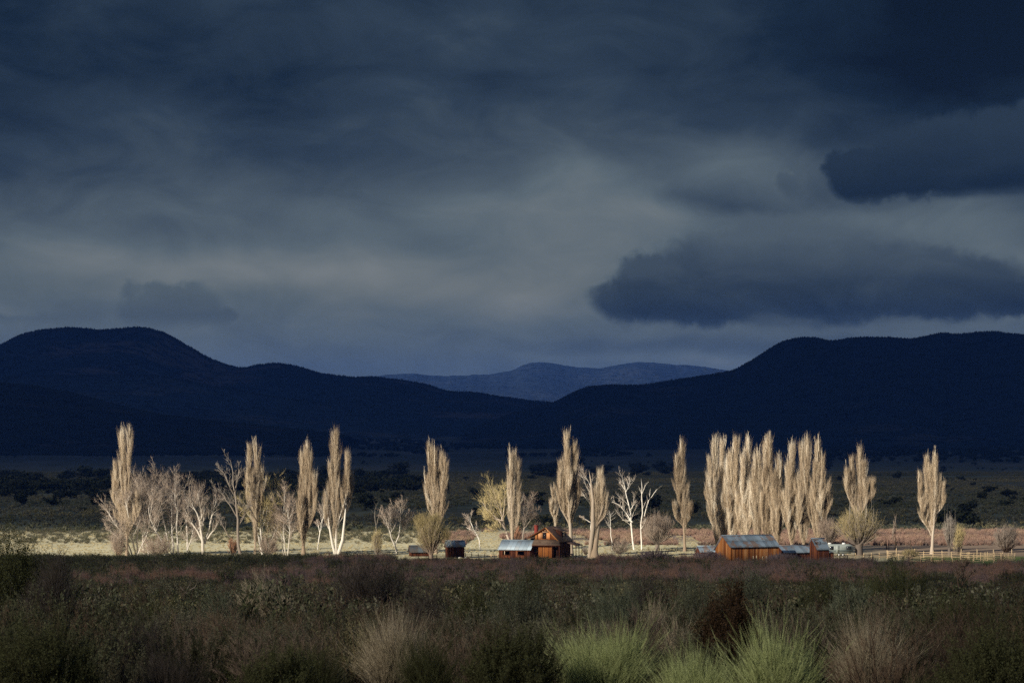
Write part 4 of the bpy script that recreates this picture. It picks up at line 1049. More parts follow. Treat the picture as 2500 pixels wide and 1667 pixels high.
for a, b, z0, z1 in ((-.70, -.62, 3.95, 5.15), (-.03, .05, 3.95, 5.15), (-.62, -.03, 5.07, 5.15), (-.62, -.03, 3.95, 4.03), (-.62, -.03, 4.5, 4.55)): g.box(a, b, -.08, -.03, z0, z1, .15)
wf = g.build('window', WOODR, H)
Geo().box(-.62, -.03, .0, .04, 4.0, 5.1).build('pane', GLASS, wf)
g = Geo().box(-.7, .35, -.10, -.05, 5.22, 5.30, .7).box(-.7, -.62, -.10, -.05, 5.3, 5.65, .7).box(.27, .35, -.10, -.05, 5.3, 5.7, .7).box(-.2, -.13, -.10, -.05, 5.3, 5.9, .8)
g.build('attic_frame', TRIM, H)
g = Geo()
g.bar((0, -.36, AP - .06), (XR + .35, -.36, rz(XR + .35) - .06), .05, .16, .8); g.bar((XL, -.36, EL - .06), (0, -.36, AP - .06), .05, .16, .3)
g.build('barge_board', WOOD, H)
fo = .38
Geo().slab((0, -fo, AP + .08), (XR + .45, -fo, rz(XR + .45) + .08), (XR + .45, DP + .3, rz(XR + .45) + .08), (0, DP + .3, AP + .08), .12).build('roof_slope', SHINGD, H)
Geo().slab((XL, -fo, EL + .08), (0, -fo, AP + .08), (0, DP + .3, AP + .08), (XL, DP + .3, EL + .08), .12).build('roof_slope', SHINGD, H)
# courses of shingles on the porch roof
pr0, pr1, pz0, pz1 = 0, -1.75, 3.85, 2.75
for i in range(6):
    f0, f1 = i / 6, (i + 1) / 6
    Geo().slab((-2.45 - .0 * f1, pr0 + (pr1 - pr0) * f1 - .03, pz0 + (pz1 - pz0) * f1 + .04), (2.6 + .9 * f1, pr0 + (pr1 - pr0) * f1 - .03, pz0 + (pz1 - pz0) * f1 + .04), (2.6 + .9 * f0, pr0 + (pr1 - pr0) * f0, pz0 + (pz1 - pz0) * f0), (-2.45, pr0 + (pr1 - pr0) * f0, pz0 + (pz1 - pz0) * f0), .03).build('shingle_course', SHING, H)
g = Geo(); g.bar((-2.4, -1.7, 2.66), (3.4, -1.7, 2.66), .1, .14, .3)
for xx in (-2.3, 1.75, 3.3): g.box(xx - .06, xx + .06, -1.76, -1.64, -.2, 2.6, .3)
g.build('porch_frame', WOODR, H)
Geo().box(1.6, 3.4, -1.7, -.1, .0, .25).build('porch_floor', WOODR, H)
Geo().box(1.7, 2.4, -.03, .0, .2, 2.2).build('door', DARKIN, H)
wl = Geo().box(-2.6, -1.75, -.06, -.02, 1.2, 2.1, .2).build('window', TRIM, H); Geo().box(-2.52, -1.83, -.075, -.06, 1.28, 2.02).build('pane', GLASS, wl)
cx = -2.3; g = Geo()
for i in range(11):
    g.box(cx - .32 - .0, cx + .32, .5, 1.15, 4.7 + i * .17, 4.7 + i * .17 + .15, rb.uniform(.2, .8)); g.box(cx - .30, cx + .30, .52, 1.13, 4.7 + i * .17 + .15, 4.7 + i * .17 + .17)
g.box(cx - .37, cx + .37, .45, 1.2, 6.5, 6.6)
g.build('chimney', BRICK, H)
# shed dormer on the east slope
dm = Geo(); boards(dm, 3.4, 6.4, 2.0, 5.35, axis='r', z0=3.8, tlo=0, thi=.3); boards(dm, 1.0, 2.0, 3.4, lambda x: 5.35 + (2 - x) * .35, z0=4.0, tlo=.0, thi=.3); boards(dm, 1.0, 2.0, 6.44, lambda x: 5.35 + (2 - x) * .35, z0=4.0, tlo=.0, thi=.3)
do = dm.build('dormer', WOODR, H)
Geo().slab((.2, 3.1, 6.1), (2.5, 3.1, 5.3), (2.5, 6.8, 5.3), (.2, 6.8, 6.1), .09).build('dormer_roof', SHINGD, do)
Geo().box(2.48, 2.53, 3.1, 6.8, 5.20, 5.32, .8).build('dormer_fascia', TRIM, do)
Geo().box(2.04, 2.08, 4.2, 5.4, 4.2, 5.1).build('pane', GLASS, do)
# lean-to roof on posts at the east side
Geo().slab((2.5, 3.6, 3.35), (5.2, 3.6, 2.55), (5.2, 8.0, 2.55), (2.5, 8.0, 3.35), .1).build('lean_to_roof', SHINGD, H)
for yy in (3.8, 5.8, 7.8): Geo().box(4.95, 5.07, yy - .06, yy + .06, -.2, 2.55, .2).build('lean_to_post', WOODR, H)

# ---- barn group: turned so the west ends show
gable_shed('barn', 'long orange-brown plank barn with patched grey sheet-metal roof', 1784, 1372, R(24), 10.4, 6.0, 2.95, 4.95, 2.3, 3.1, WOOD, TIN, 'barn', over=.32, sheet=.8, rows=2, tlo=.22, thi=.95)
gable_shed('low_shed', 'low shed roofed in dull grey sheets, running on from the east end of the barn', 1916, 1369, R(24), 6.6, 5.0, 1.65, 2.9, 1.6, 2.5, WOODR, TIN, 'shed', over=.3, sheet=.85, rows=1, tlo=.1, thi=.6)
gable_shed('low_shed', 'low grey roof peeping over the brush off the barn gable', 1712, 1358, R(10), 4.6, 4.5, .95, 2.0, .9, 2.2, WOODR, TIN, 'shed', over=.3, sheet=.8, tlo=.1, thi=.6)
tb = gable_shed('tall_shed', 'narrow tall red plank shed with steep tin roof carrying a bent wire loop', 1995, 1370, R(26), 2.65, 2.6, 2.4, 4.35, 3.4, 1.9, WOODR, TIN, 'shed', over=.22, sheet=.7, rows=2, tlo=.2, thi=.75)
g = Geo(); boards(g, 2.75, 3.9, .15, 1.65, tlo=.2, thi=.7); g.build('side_bin_wall', WOODR, tb, kind='stuff')
Geo().slab((2.7, -.1, 1.75), (4.05, -.1, 1.6), (4.05, 2.0, 1.95), (2.7, 2.0, 2.1), .04).build('side_bin_roof', TIN, tb)
g = Geo(); pts = [(x_, y_, 2.45 + 1.95 * y_ / 1.9) for x_, y_ in ((.15, .75), (1.0, .6), (1.45, 1.1), (1.1, 1.55), (.25, 1.4), (.15, .75), (.8, 1.1), (1.45, 1.1))]
for a, b in zip(pts[:-1], pts[1:]): g.bar((a[0], a[1], a[2] + .12), (b[0], b[1], b[2] + .12), .045)
g.build('wire_loop', DARKIN, tb)

# ---- camper trailer
CB = flat_mat('camper_skin', (.30, .34, .32), .45, .4); CW = flat_mat('camper_white', (.85, .85, .82), .3, .6); CD = flat_mat('camper_band', (.12, .15, .15), .5); TY = flat_mat('tyre_rubber', (.02, .02, .02)); 
p = at(2021, 1358); p.x = (2021 - 1250) * p.y / F
T = empty('camper_trailer', p, 'grey-green camper trailer parked behind the squat willow, dark window at one end', 'camper trailer', None, R(3))
Lc, Wc, Z0, Z1 = 5.15, 2.2, .55, 2.45
prof = [(0, Z0 + .25), (.25, Z0), (Lc - .5, Z0), (Lc, Z0 + .5), (Lc, Z1 - .6), (Lc - .35, Z1 - .1), (Lc - .7, Z1), (.7, Z1), (.3, Z1 - .12), (0, Z1 - .55)]
n_ = len(prof)
def extr(g, prof, y0, y1, t=.5):
    n = len(prof)
    V_ = [(a, y0, b) for a, b in prof] + [(a, y1, b) for a, b in prof]
    cx_, cz_ = np.mean([a for a, _ in prof]), np.mean([b for _, b in prof])
    V_ += [(cx_, y0, cz_), (cx_, y1, cz_)]
    g.add(V_, [((i + 1) % n, i, n + i, n + (i + 1) % n) for i in range(n)], [(i, (i + 1) % n, 2 * n) for i in range(n)] + [(n + (i + 1) % n, n + i, 2 * n + 1) for i in range(n)], t)
g = Geo(); extr(g, prof, 0, Wc); g.build('body', CB, T)
Geo().box(.05, Lc - .02, -.02, -.004, Z0 + .45, Z0 + .75).build('stripe', CD, T)
for a, b in ((.45, 1.15), (Lc - 1.35, Lc - .35)):
    wo = Geo().box(a - .05, b + .05, -.03, -.006, 1.3, 2.1).build('window', CD, T)
    Geo().box(a, b, -.045, -.031, 1.35, 2.05).build('pane', GLASS, wo)
do = Geo().box(1.7, 2.35, -.03, -.006, .75, 2.25).build('door', CB, T); Geo().box(2.22, 2.28, -.06, -.031, 1.4, 1.48).build('handle', CW, do)
for a in (.2, Lc - 2.05): Geo().hexa([(a, .8, Z1), (a + .75, .8, Z1), (a + .75, 1.5, Z1), (a, 1.5, Z1), (a + .12, .9, Z1 + .28), (a + .63, .9, Z1 + .28), (a + .63, 1.4, Z1 + .28), (a + .12, 1.4, Z1 + .28)]).build('roof_vent', CW, T)
for a in (2.3, 3.1):
    g = Geo(); th = np.linspace(0, 2 * np.pi, 17)[:-1]
    extr(g, [(a + .33 * math.cos(q), .33 + .33 * math.sin(q)) for q in th], -.01, .2); wo = g.build('wheel', TY, T)
    g = Geo(); extr(g, [(a + .17 * math.cos(q), .33 + .17 * math.sin(q)) for q in th], -.03, -.012); g.build('rim', CW, wo)
g = Geo().bar((0, .6, .5), (-1.0, 1.1, .5), .08).bar((0, 1.6, .5), (-1.0, 1.1, .5), .08).bar((-.95, 1.1, .5), (-.95, 1.1, -.05), .06); g.build('tow_hitch', TY, T)

# ---- rail fences: every post and rail is a piece of its own
POSTM = {}
def rail_fence(label, line, posts, hpost, nrail, htop, tall=(), seed=0, rad=.055):
    """line: photo points on the ground; posts: number of posts between consecutive points"""
    r = np.random.default_rng(seed)
    P = []
    for (a, b), n in zip(zip(line[:-1], line[1:]), posts):
        A, B_ = at(*a), at(*b)
        for i in range(n): P.append(A.lerp(B_, i / n))
    P.append(at(*line[-1]))
    root = empty('rail_fence', P[0], label, 'fence', 'peeled pole fences of the corral')
    for i, q in enumerate(P):
        q.z = float(ground_z(q.x, q.y))
        h = hpost * r.uniform(.95, 1.1) * (1.35 if i in tall else 1)
        key = round(h, 1)
        if key not in POSTM:
            g = Geo(); g.strands(np.array([[(0, 0, -.3), (0, 0, key * .6), (0, 0, key), (0, 0, key + .03)]]), np.array([[.085, .08, .075, .0]]), 7, .6, .6)
            POSTM[key] = g.mesh('post', RAIL)
        o = bpy.data.objects.new('post', POSTM[key]); COL.objects.link(o); o.parent = root
        o.location = q - P[0]; o.rotation_euler = (r.normal(0, .02), r.normal(0, .03), r.random() * 6)
    for a, b in zip(P[:-1], P[1:]):
        for j in range(nrail):
            z = htop * (1 - j / nrail) - .08
            if 'rail' not in POSTM:
                g = Geo(); g.strands(np.array([[(-.06, 0, 0), (.5, 0, 0), (1.04, 0, 0), (1.06, 0, 0)]]), np.array([[.9, .8, .7, 0]]) * rad, 6, .5, .6); POSTM['rail'] = g.mesh('rail', RAIL)
            o = bpy.data.objects.new('rail', POSTM['rail']); COL.objects.link(o); o.parent = root
            off = Vector((0, -.1, 0))
            o.location = a - P[0] + Vector((0, 0, z + r.normal(0, .03))) + off
            v = (b - a) + Vector((0, 0, r.normal(0, .05)))
            o.rotation_euler = (0, -math.atan2(v.z, math.hypot(v.x, v.y)), math.atan2(v.y, v.x))
            o.scale = (v.length, 1, 1)
rail_fence('corral fence run farthest back, with five posts much taller than the rest', [(2166, 1359), (2346, 1363), (2425, 1366), (2470, 1365)], (8, 4, 2), 1.35, 3, 1.2, tall=(1, 3, 8, 10, 12, 14), seed=1)
rail_fence('middle corral fence run of four close rails ending at the vase-shaped willow', [(2345, 1367), (2478, 1369)], (8,), 1.55, 4, 1.45, seed=2)
rail_fence('corral fence run along the green pasture edge, lowest of the three', [(2168, 1362), (2222, 1371), (2300, 1375), (2426, 1373), (2478, 1370)], (2, 3, 5, 2), 1.3, 3, 1.1, seed=3)
rail_fence('short fence run from the camper to the brown brush', [(2050, 1367), (2166, 1364)], (6,), 1.2, 2, .95, seed=4)
rail_fence('low sagging rail fence in the grass between the dark red shed and the window shed', [(1136, 1359), (1215, 1361)], (5,), .8, 1, .55, seed=5)
# post-and-wire stakes in the brush before the barn
for i, (qx, qy) in enumerate([(1839, 1376), (1847, 1376), (1862, 1377), (1871, 1378), (1879, 1378)]):
    p = at(qx, qy); g = Geo(); g.strands(np.array([[(0, 0, -.2), (0, 0, .9), (0, .0, 1.45 + .1 * (i % 2)), (0, 0, 1.5 + .1 * (i % 2))]]), np.array([[.09, .085, .08, 0]]), 6, .8, .9)
    o = g.build('fence_stake', RAIL); o.location = p
    tag(o, ['first pale stake in the brush before the orange barn wall, counted from its gable', 'second pale stake from the barn gable, close beside the first', 'middle one of the five pale stakes before the orange barn wall', 'fourth pale stake from the barn gable, taller than its neighbours', 'last pale stake before the barn wall, nearest the low shed'][i], 'fence stake', 'pale stakes in front of the barn')
# ------------------------------------------------------------------ brush: source plants
SAGE = cover_mat('sage_leaves', [(0, (.06, .048, .04)), (.3, (.11, .09, .07)), (.45, (.055, .06, .043)), (1, (.205, .205, .155))], [(0, (.35, .37, .28)), (.3, (.65, .7, .5)), (.6, (1.0, 1.0, .85)), (.85, (1.15, 1.1, 1.05)), (1, (1.5, 1.35, .95))], trans=.15)
BROOM = cover_mat('rabbitbrush_stems', [(0, (.09, .075, .045)), (.5, (.15, .17, .07)), (1, (.30, .34, .14))], [(0, (.35, .36, .3)), (.5, (.7, .68, .6)), (1, (1.1, 1.05, .9))])
DRY = cover_mat('dry_stems', [(0, (.06, .045, .035)), (.5, (.15, .115, .085)), (1, (.30, .24, .18))], [(0, (.35, .33, .33)), (.4, (.7, .62, .55)), (.75, (.8, .78, .8)), (1, (1.1, 1.0, .85))])
WIL = cover_mat('willow_twigs', [(0, (.09, .065, .06)), (.5, (.20, .15, .13)), (1, (.32, .26, .22))], [(0, (.62, .60, .68)), (.3, (.85, .78, .82)), (.5, (1.0, .82, .74)), (.7, (1.15, .84, .70)), (.85, (1.1, .98, .78)), (1, (.75, .8, .65))])
TUS = cover_mat('field_grass', [(0, (.36, .31, .19)), (.5, (.56, .50, .33)), (1, (.70, .64, .45))], [(0, (.28, .30, .22)), (.3, (.62, .60, .46)), (.6, (.95, .95, .9)), (1, (1.15, 1.1, .95))])
RED = cover_mat('red_osier', [(0, (.17, .12, .10)), (.5, (.31, .235, .19)), (1, (.44, .36, .29))], [(0, (.5, .46, .46)), (.35, (.8, .74, .72)), (.6, (1.1, .9, .85)), (1, (1.2, 1.15, .95))])
JUN = cover_mat('juniper_needles', [(0, (.010, .012, .008)), (1, (.035, .042, .026))], [(0, (.7, .7, .7)), (1, (1.3, 1.3, 1.1))])

def fan(r, n, W_, H_, k=4, flat=.86, base=.08, pw=.8):
    th = r.random(n) * 2 * np.pi; q = np.sqrt(r.random(n))
    e = np.stack([np.cos(th) * q * W_, np.sin(th) * q * W_, H_ * np.sqrt(1 - (q * flat) ** 2) * r.uniform(.7, 1.05, n)], -1)
    b = np.stack([r.normal(0, W_ * base, n), r.normal(0, W_ * base, n), np.full(n, -.05)], -1)
    f = np.linspace(0, 1, k)[None, :, None]
    P = b[:, None] * (1 - f) + e[:, None] * f
    P[..., :2] = b[:, None, :2] * (1 - f ** pw) + e[:, None, :2] * f ** pw
    return P + np.cumsum(r.normal(0, W_ * .02, P.shape), 1) * f
def sage_geo(seed, W_=.6, H_=.75, ns=50, tw=10, nl=64, leaf=.018, rad=.008, lo=.45, hi=1.0, asp=.16):
    r = np.random.default_rng(seed); g = Geo()
    P = fan(r, ns, W_, H_, flat=.92)
    g.strands(P, np.full(ns, rad), 3, .05, .25, rng=r)
    C, Rc = children(P, np.full(ns, rad), tw, (.35, 1), (12, 40), (.18, .4), 2, .35, 0, .5, r, minr=rad * .35)
    g.strands(C, Rc, 3, .2, .35, rng=r)
    n = len(C) * nl // 4
    i = r.integers(0, len(C), n); f = r.uniform(.1, 1.1, (n, 1))
    c0 = C[i, 0] * (1 - f) + C[i, 1] * f + r.normal(0, leaf * .4, (n, 3))
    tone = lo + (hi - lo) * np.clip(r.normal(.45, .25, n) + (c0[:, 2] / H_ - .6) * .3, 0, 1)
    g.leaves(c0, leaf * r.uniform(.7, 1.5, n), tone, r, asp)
    ns2 = ns // 2      # dry flower stalks above the leaves
    f2 = r.random((ns2, 1)); b2 = P[r.integers(0, ns, ns2), -1] * (.8 + .2 * f2)
    t2 = b2 + np.stack([r.normal(0, W_ * .10, ns2), r.normal(0, W_ * .10, ns2), r.uniform(.10, .32, ns2) * H_], -1)
    g.strands(np.stack([b2, t2], 1), np.full(ns2, rad * .4), 3, .3, .34, rng=r)
    return g
def broom_geo(seed, W_=.6, H_=1.0, n=420, rad=.0035, tw=2, sub=True, k_=5):
    """bundles of upright stems, each bundle with its own lean and height"""
    r = np.random.default_rng(seed); g = Geo()
    for j in range(k_):
        m = n // k_
        a = j * 6.283 / k_ + r.uniform(-.6, .6); q = r.uniform(.15, .5) * W_
        c0 = np.array([math.cos(a) * q, math.sin(a) * q, 0])
        P = fan(r, m, W_ * r.uniform(.45, .7), H_ * r.uniform(.72, 1.04), 5, .78, .16, .9)
        f = np.linspace(0, 1, 5)[None, :, None]
        P = P + c0 * (.35 + .65 * f ** .8)
        bend = r.normal(0, .15, (m, 3)) * H_; bend[:, 2] = -np.abs(bend[:, 2]) * .7
        P = P + bend[:, None] * f ** 2.2
        tone = np.clip(r.normal(.55, .3, m), 0, 1)
        g.strands(P, np.full(m, rad) * r.uniform(.7, 1.5, m), 3, tone * .3, tone, rng=r)
        if sub:
            C, Rc = children(P, np.full(m, rad), tw, (.35, .95), (8, 24), (.2, .45), 3, .22, .03, .8, r, minr=rad * .6)
            tc = np.clip(r.normal(.65, .22, len(C)), 0, 1)
            g.strands(C, Rc, 3, tc * .7, tc, rng=r)
    return g
def dry_geo(seed, W_=.6, H_=.9, n=26, rad=.010, m1=7, m2=6):
    r = np.random.default_rng(seed); g = Geo()
    P = fan(r, n, W_, H_, 5, .85, .08, .85)
    g.strands(P, np.full(n, rad), 3, .25, .5, rng=r)
    C, Rc = children(P, np.full(n, rad), m1, (.2, 1), (18, 50), (.25, .55), 4, .2, .07, .5, r, minr=rad * .35)
    g.strands(C, Rc, 3, .4, .6, rng=r)
    C2, R2 = children(C, Rc, m2, (.1, 1), (18, 50), (.3, .7), 2, .15, 0, .6, r, minr=rad * .22)
    tc = r.uniform(.3, 1, len(C2)); g.strands(C2, R2, 3, tc, tc, rng=r)
    return g
def src(name, geos, mat):
    return source_collection(name, [g.build(name + '_plant', mat, link=False) for g in geos]), len(geos)
sageA = src('near_sagebrush', [sage_geo(i, .5 + .1 * (i % 3), .62 + .08 * (i % 2)) for i in range(4)], SAGE)
broomA = src('near_rabbitbrush', [broom_geo(20 + i, .5, .85 + .1 * i) for i in range(3)], BROOM)
dryA = src('near_dry_brush', [dry_geo(30 + i, .55, .8) for i in range(4)], DRY)
sageB = src('slope_sagebrush', [sage_geo(40 + i, .6 + .1 * i, .65 + .12 * (i % 3), 22, 7, 14, .06, .013, .4, 1.0, .28) for i in range(6)], SAGE)
dryB = src('slope_dry_brush', [dry_geo(50 + i, .75, .9, 14, .014, 5, 4) for i in range(4)], DRY)
wilB = src('willow_brush', [dry_geo(60 + i, .8, 1.7, 26, .022, 5, 5) for i in range(4)], WIL)
tusC = src('field_tussock', [broom_geo(70 + i, .6, .38, 70, .022, 1, False) for i in range(4)], TUS)
redC = src('osier_brush', [broom_geo(80 + i, .9, 1.5, 60, .03, 1, False) for i in range(4)], RED)
sageD = src('plain_sagebrush', [sage_geo(90 + i, 1.0, .8, 6, 4, 20, .20, .03, .4, 1.0, .35) for i in range(4)], SAGE)

def band(n, d0, d1, pxa, pxb, r, keep=None):
    """random ground positions in a band of distances and photo columns, denser where it is wider"""
    u = r.random(n * 2); d = np.sqrt(d0 ** 2 + (d1 ** 2 - d0 ** 2) * u)
    px = r.uniform(pxa, pxb, n * 2)
    if keep is not None:
        k = keep(px, d); px, d = px[k], d[k]
    px, d = px[:n], d[:n]
    x = (px - 1250) / F * d
    return np.stack([x, d, ground_z(x, d)], -1)
def put(name, P, srcs, smin, smax, tint, r, sz=1.0):
    n = len(P)
    s_ = r.uniform(smin, smax, n)
    sc = np.stack([s_, s_, s_ * sz * r.uniform(.85, 1.15, n)], -1)
    rot = np.stack([r.normal(0, .06, n), r.normal(0, .06, n), r.random(n) * 6.28], -1)
    return scatter(name, P, sc, rot, np.clip(tint, 0, 1), srcs[0], srcs[1], r)
r = np.random.default_rng(99)
PA, PB = -150, 2650
patch = lambda P, s_, sd: np.clip(.5 + .9 * fbm(P[:, 0] / s_ + sd, P[:, 1] / s_ + sd, 3), 0, 1)
near_ok = lambda px, d: (d > 33) | (px < 780) | ((px > 1110) & (px < 1170)) | (px > 2080)
vig = lambda P: np.clip(np.abs(P[:, 0] / P[:, 1] * F + 60) / 1250, 0, 1.2) ** 2 * .42      # vignette painted into plant tints: darker towards both frame sides
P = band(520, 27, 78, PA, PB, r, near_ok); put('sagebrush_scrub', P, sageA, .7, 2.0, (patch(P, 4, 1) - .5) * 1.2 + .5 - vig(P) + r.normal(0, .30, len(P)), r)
P = band(120, 34, 78, PA, PB, r); put('rabbitbrush_scrub', P, broomA, .6, 1.1, r.uniform(0, .55, len(P)), r)
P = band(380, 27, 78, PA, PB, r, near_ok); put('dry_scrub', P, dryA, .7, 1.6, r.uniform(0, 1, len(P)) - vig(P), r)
wob = lambda px, a: 70 * (vnoise(px / 60 + a, px * 0 + a) - .5) + 50 * (vnoise(px / 17 + a, px * 0 + 9) - .5)
wil_zone = lambda px, d: ((px > 780 + wob(d, 2)) & (d > 322 + wob(px, 1)) & (d < np.where((px > 960) & (px < 1460), 434, np.where((px > 1760) & (px < 2090), 437, 462)))) | ((px > 170) & (px < 800) & (d > 285 + wob(px, 5)) & (d < 372 + wob(px, 7) * .5))
past_zone = lambda px, d: (px > 2070) & (d > 428)
P = band(12500, 72, 470, PA, PB, r, lambda px, d: ~past_zone(px, d) & ~((px > 960) & (px < 2100) & (d > 434)) & (~wil_zone(px, d) | (r.random(len(px)) < .4)))
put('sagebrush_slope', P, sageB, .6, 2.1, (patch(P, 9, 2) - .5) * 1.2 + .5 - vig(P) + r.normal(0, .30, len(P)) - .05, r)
P = band(7500, 75, 440, PA, PB, r, lambda px, d: ~past_zone(px, d) & (~wil_zone(px, d) | (r.random(len(px)) < .15)))
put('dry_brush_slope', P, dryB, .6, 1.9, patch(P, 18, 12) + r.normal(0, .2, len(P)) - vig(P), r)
strawA = src('straw_tuft', [broom_geo(110 + i, .38, .75, 160, .006, 1) for i in range(3)], DRY)
P = band(110, 30, 110, 700, 2200, r, near_ok); put('straw_tufts', P, strawA, .6, 1.3, r.uniform(.75, 1, len(P)), r)
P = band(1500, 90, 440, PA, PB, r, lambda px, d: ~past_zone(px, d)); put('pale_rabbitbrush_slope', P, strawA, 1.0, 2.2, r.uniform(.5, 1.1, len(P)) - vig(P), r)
P = band(9500, 300, 468, PA, PB, r, lambda px, d: ~past_zone(px, d) & wil_zone(px, d) & (vnoise(px / 60, d / 18) > .40))
put('willow_thicket', P, wilB, .45, 1.25, patch(P, 11, 3) * .95 + r.normal(0, .14, len(P)), r)
P = band(420, 300, 436, PA, 2250, r); put('dark_thicket_mounds', P, sageB, 1.5, 3.0, r.uniform(0, .55, len(P)), r, 1.0)
P = band(260, 310, 434, 700, 2250, r); put('purple_thicket_mounds', P, wilB, 1.1, 1.7, r.uniform(0, .35, len(P)), r, .9)
P = band(2600, 434, 476, 940, 2110, r); put('low_brush', P, sageB, .28, .75, patch(P, 9, 21) * .7 + r.normal(0, .2, len(P)) - .1, r)
P = band(2600, 372, 474, PA, 900, r, lambda px, d: (d > 385 + wob(px, 3)) & ((px < 780) | (d > 440))); put('olive_scrub', P, sageB, .9, 1.7, r.uniform(0, .4, len(P)), r, 1.1)
P = band(9000, 474, 645, PA, PB, r, lambda px, d: px < 2060); put('field_tussocks', P, tusC, .4, 1.0, .45 + .6 * patch(P, 16, 5) + r.normal(0, .1, len(P)), r, .8)
P = band(1500, 560, 660, PA, 1150, r); put('field_sagebrush', P, sageB, .7, 1.4, r.uniform(.3, 1, len(P)), r, .8)
P = band(6500, 548, 648, 1080, PB, r, lambda px, d: (vnoise(px / 70, d / 40) + (px - 1080) / 1500 > .55)); put('osier_thicket', P, redC, .4, 1.05, patch(P, 22, 15) + r.normal(0, .15, len(P)), r)
P = band(52000, 640, 2600, PA, PB, r, lambda px, d: vnoise((px - 1250) * d / F / 55, d / 120) > .22)
put('plain_sagebrush_cover', P, sageD, .7, 1.7, .25 + patch(P, 90, 7) * .9 + r.normal(0, .12, len(P)), r, .85)

# ------------------------------------------------------------------ junipers on the plain
def juniper_geo(seed, tall=1.0, n=420, size=.30):
    r = np.random.default_rng(seed); g = Geo()
    c_ = []
    for i in range(9):
        c_.append((r.normal(0, .45), r.normal(0, .45), r.uniform(.5, 1.5) * tall, r.uniform(.5, .85)))
    for cx_, cy_, cz_, rr in c_:
        v = unit(r.normal(size=(n // 9, 3))) * rr * r.uniform(.5, 1.05, (n // 9, 1))
        q = v + (cx_, cy_, cz_); q = q[q[:, 2] > .05]
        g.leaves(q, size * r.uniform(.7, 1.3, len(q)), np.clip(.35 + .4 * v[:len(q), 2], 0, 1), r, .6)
    g.strands(np.array([[(0, 0, -.2), (0, 0, .5), (.1, 0, 1.2)]]), np.array([.12]), 4, .1, .1, rng=r)
    return g
JM = plant_mat('juniper_green', [(0, (.010, .012, .008)), (1, (.034, .042, .026))], .25)
jm = [juniper_geo(200 + i, 1 + .25 * (i % 3)).mesh('juniper', JM) for i in range(5)]
r = np.random.default_rng(44)
# those that stand out one by one: photo column, row of the foot (2352 px copy), width px
J1 = [(50, 1160, 40, 'broad dark juniper standing apart in front of the western juniper belt'), (838, 1172, 44, 'round dark juniper between the three-stemmed poplar and the thin sapling'), (818, 1145, 26, 'small juniper just above the round dark one beyond the pale field'), (1498, 1170, 52, 'large dark juniper behind the white dead forks and round willow'), (1420, 1167, 22, 'little juniper beside the bleached dead tree'),
      (1590, 1182, 34, 'juniper tucked beside the lone slender poplar'), (1088, 1140, 22, 'small pointed juniper out on the plain over the small sheds'), (1020, 1135, 22, 'lone juniper seen against the side of the solitary broad poplar'), (220, 1163, 30, 'juniper near the trunkless base of the western belt'), (2060, 1100, 20, 'tiny dark juniper near the middle of the open eastern plain'),
      (1930, 1105, 18, 'tiny juniper against the grove on its eastern side'), (2230, 1180, 40, 'low wide juniper on the plain past the easternmost poplar'), (2140, 1085, 24, 'small juniper behind the top of the easternmost poplar'), (1900, 1080, 26, 'juniper at the edge of the far belt beside the grove')]
for i, (jx, jy, wd, lb) in enumerate(J1):
    p = at(jx * K, jy * K); s_ = wd * K * p.y / F / 2.4
    o = bpy.data.objects.new('juniper', jm[i % 5]); COL.objects.link(o); o.location = p; o.scale = (s_, s_, s_ * r.uniform(.75, 1)); o.rotation_euler = (0, 0, r.random() * 6)
    tag(o, lb, 'juniper')
GL = [(0, 1120, 260, 1095, 1150, 60, 'dark juniper in the western belt beyond the field', 'junipers of the western belt', 26), (250, 1100, 960, 1092, 1128, 90, 'dark juniper in the long belt behind the middle poplars', 'junipers of the long middle belt', 24),
      (1240, 0, 1560, 1075, 1100, 45, 'small dark juniper in the belt between farmhouse and lone poplar', 'junipers of the short belt', 20), (1880, 0, 2352, 1046, 1064, 60, 'far dark juniper along the eastern foot of the mountains', 'junipers of the far eastern belt', 13)]
for x0, _, x1, y0, y1, n, lb, gp, wd in GL:
    for i in range(n):
        jx = r.uniform(x0 - 20, x1); jy = r.uniform(y0, y1)
        p = at(jx * K, jy * K); s_ = wd * r.uniform(.6, 1.3) * K * p.y / F / 2.4
        o = bpy.data.objects.new('juniper', jm[r.integers(5)]); COL.objects.link(o); o.location = p; o.scale = (s_ * 1.25, s_ * 1.25, s_ * r.uniform(.6, .9)); o.rotation_euler = (0, 0, r.random() * 6)
        tag(o, lb, 'juniper', gp)
jc = source_collection('far_juniper', [bpy.data.objects.new('far_juniper_plant', me_) for me_ in [juniper_geo(230 + i, 1, 150, .5).mesh('far_juniper', JUN) for i in range(4)]])
def jun_band(name, n, py0, py1, pxa, pxb, s0, s1, thr, sd):
    rr = np.random.default_rng(sd)
    px = rr.uniform(pxa, pxb, n * 3) * K; py = rr.uniform(py0, py1, n * 3) * K
    k = vnoise(px / 130 + sd, py / 14 + sd) > thr
    px, py = px[k][:n], py[k][:n]
    P = []
    for a_, b_ in zip(px, py):
        q = at(a_, b_); P.append(q)
    P = np.array(P); n = len(P)
    s_ = rr.uniform(s0, s1, n)
    return scatter(name, P, np.stack([s_ * 1.3, s_ * 1.3, s_], -1), np.stack([s_ * 0, s_ * 0, rr.random(n) * 6], -1), rr.random(n), jc, 4, rr)
jun_band('juniper_woodland', 900, 1094, 1130, -60, 980, 1.3, 2.6, .35, 3)
jun_band('scattered_junipers', 300, 1060, 1210, -60, 2420, .7, 1.8, .62, 4)
jun_band('distant_juniper_woodland', 2200, 1012, 1050, -60, 2420, 1.6, 3.6, .45, 5)

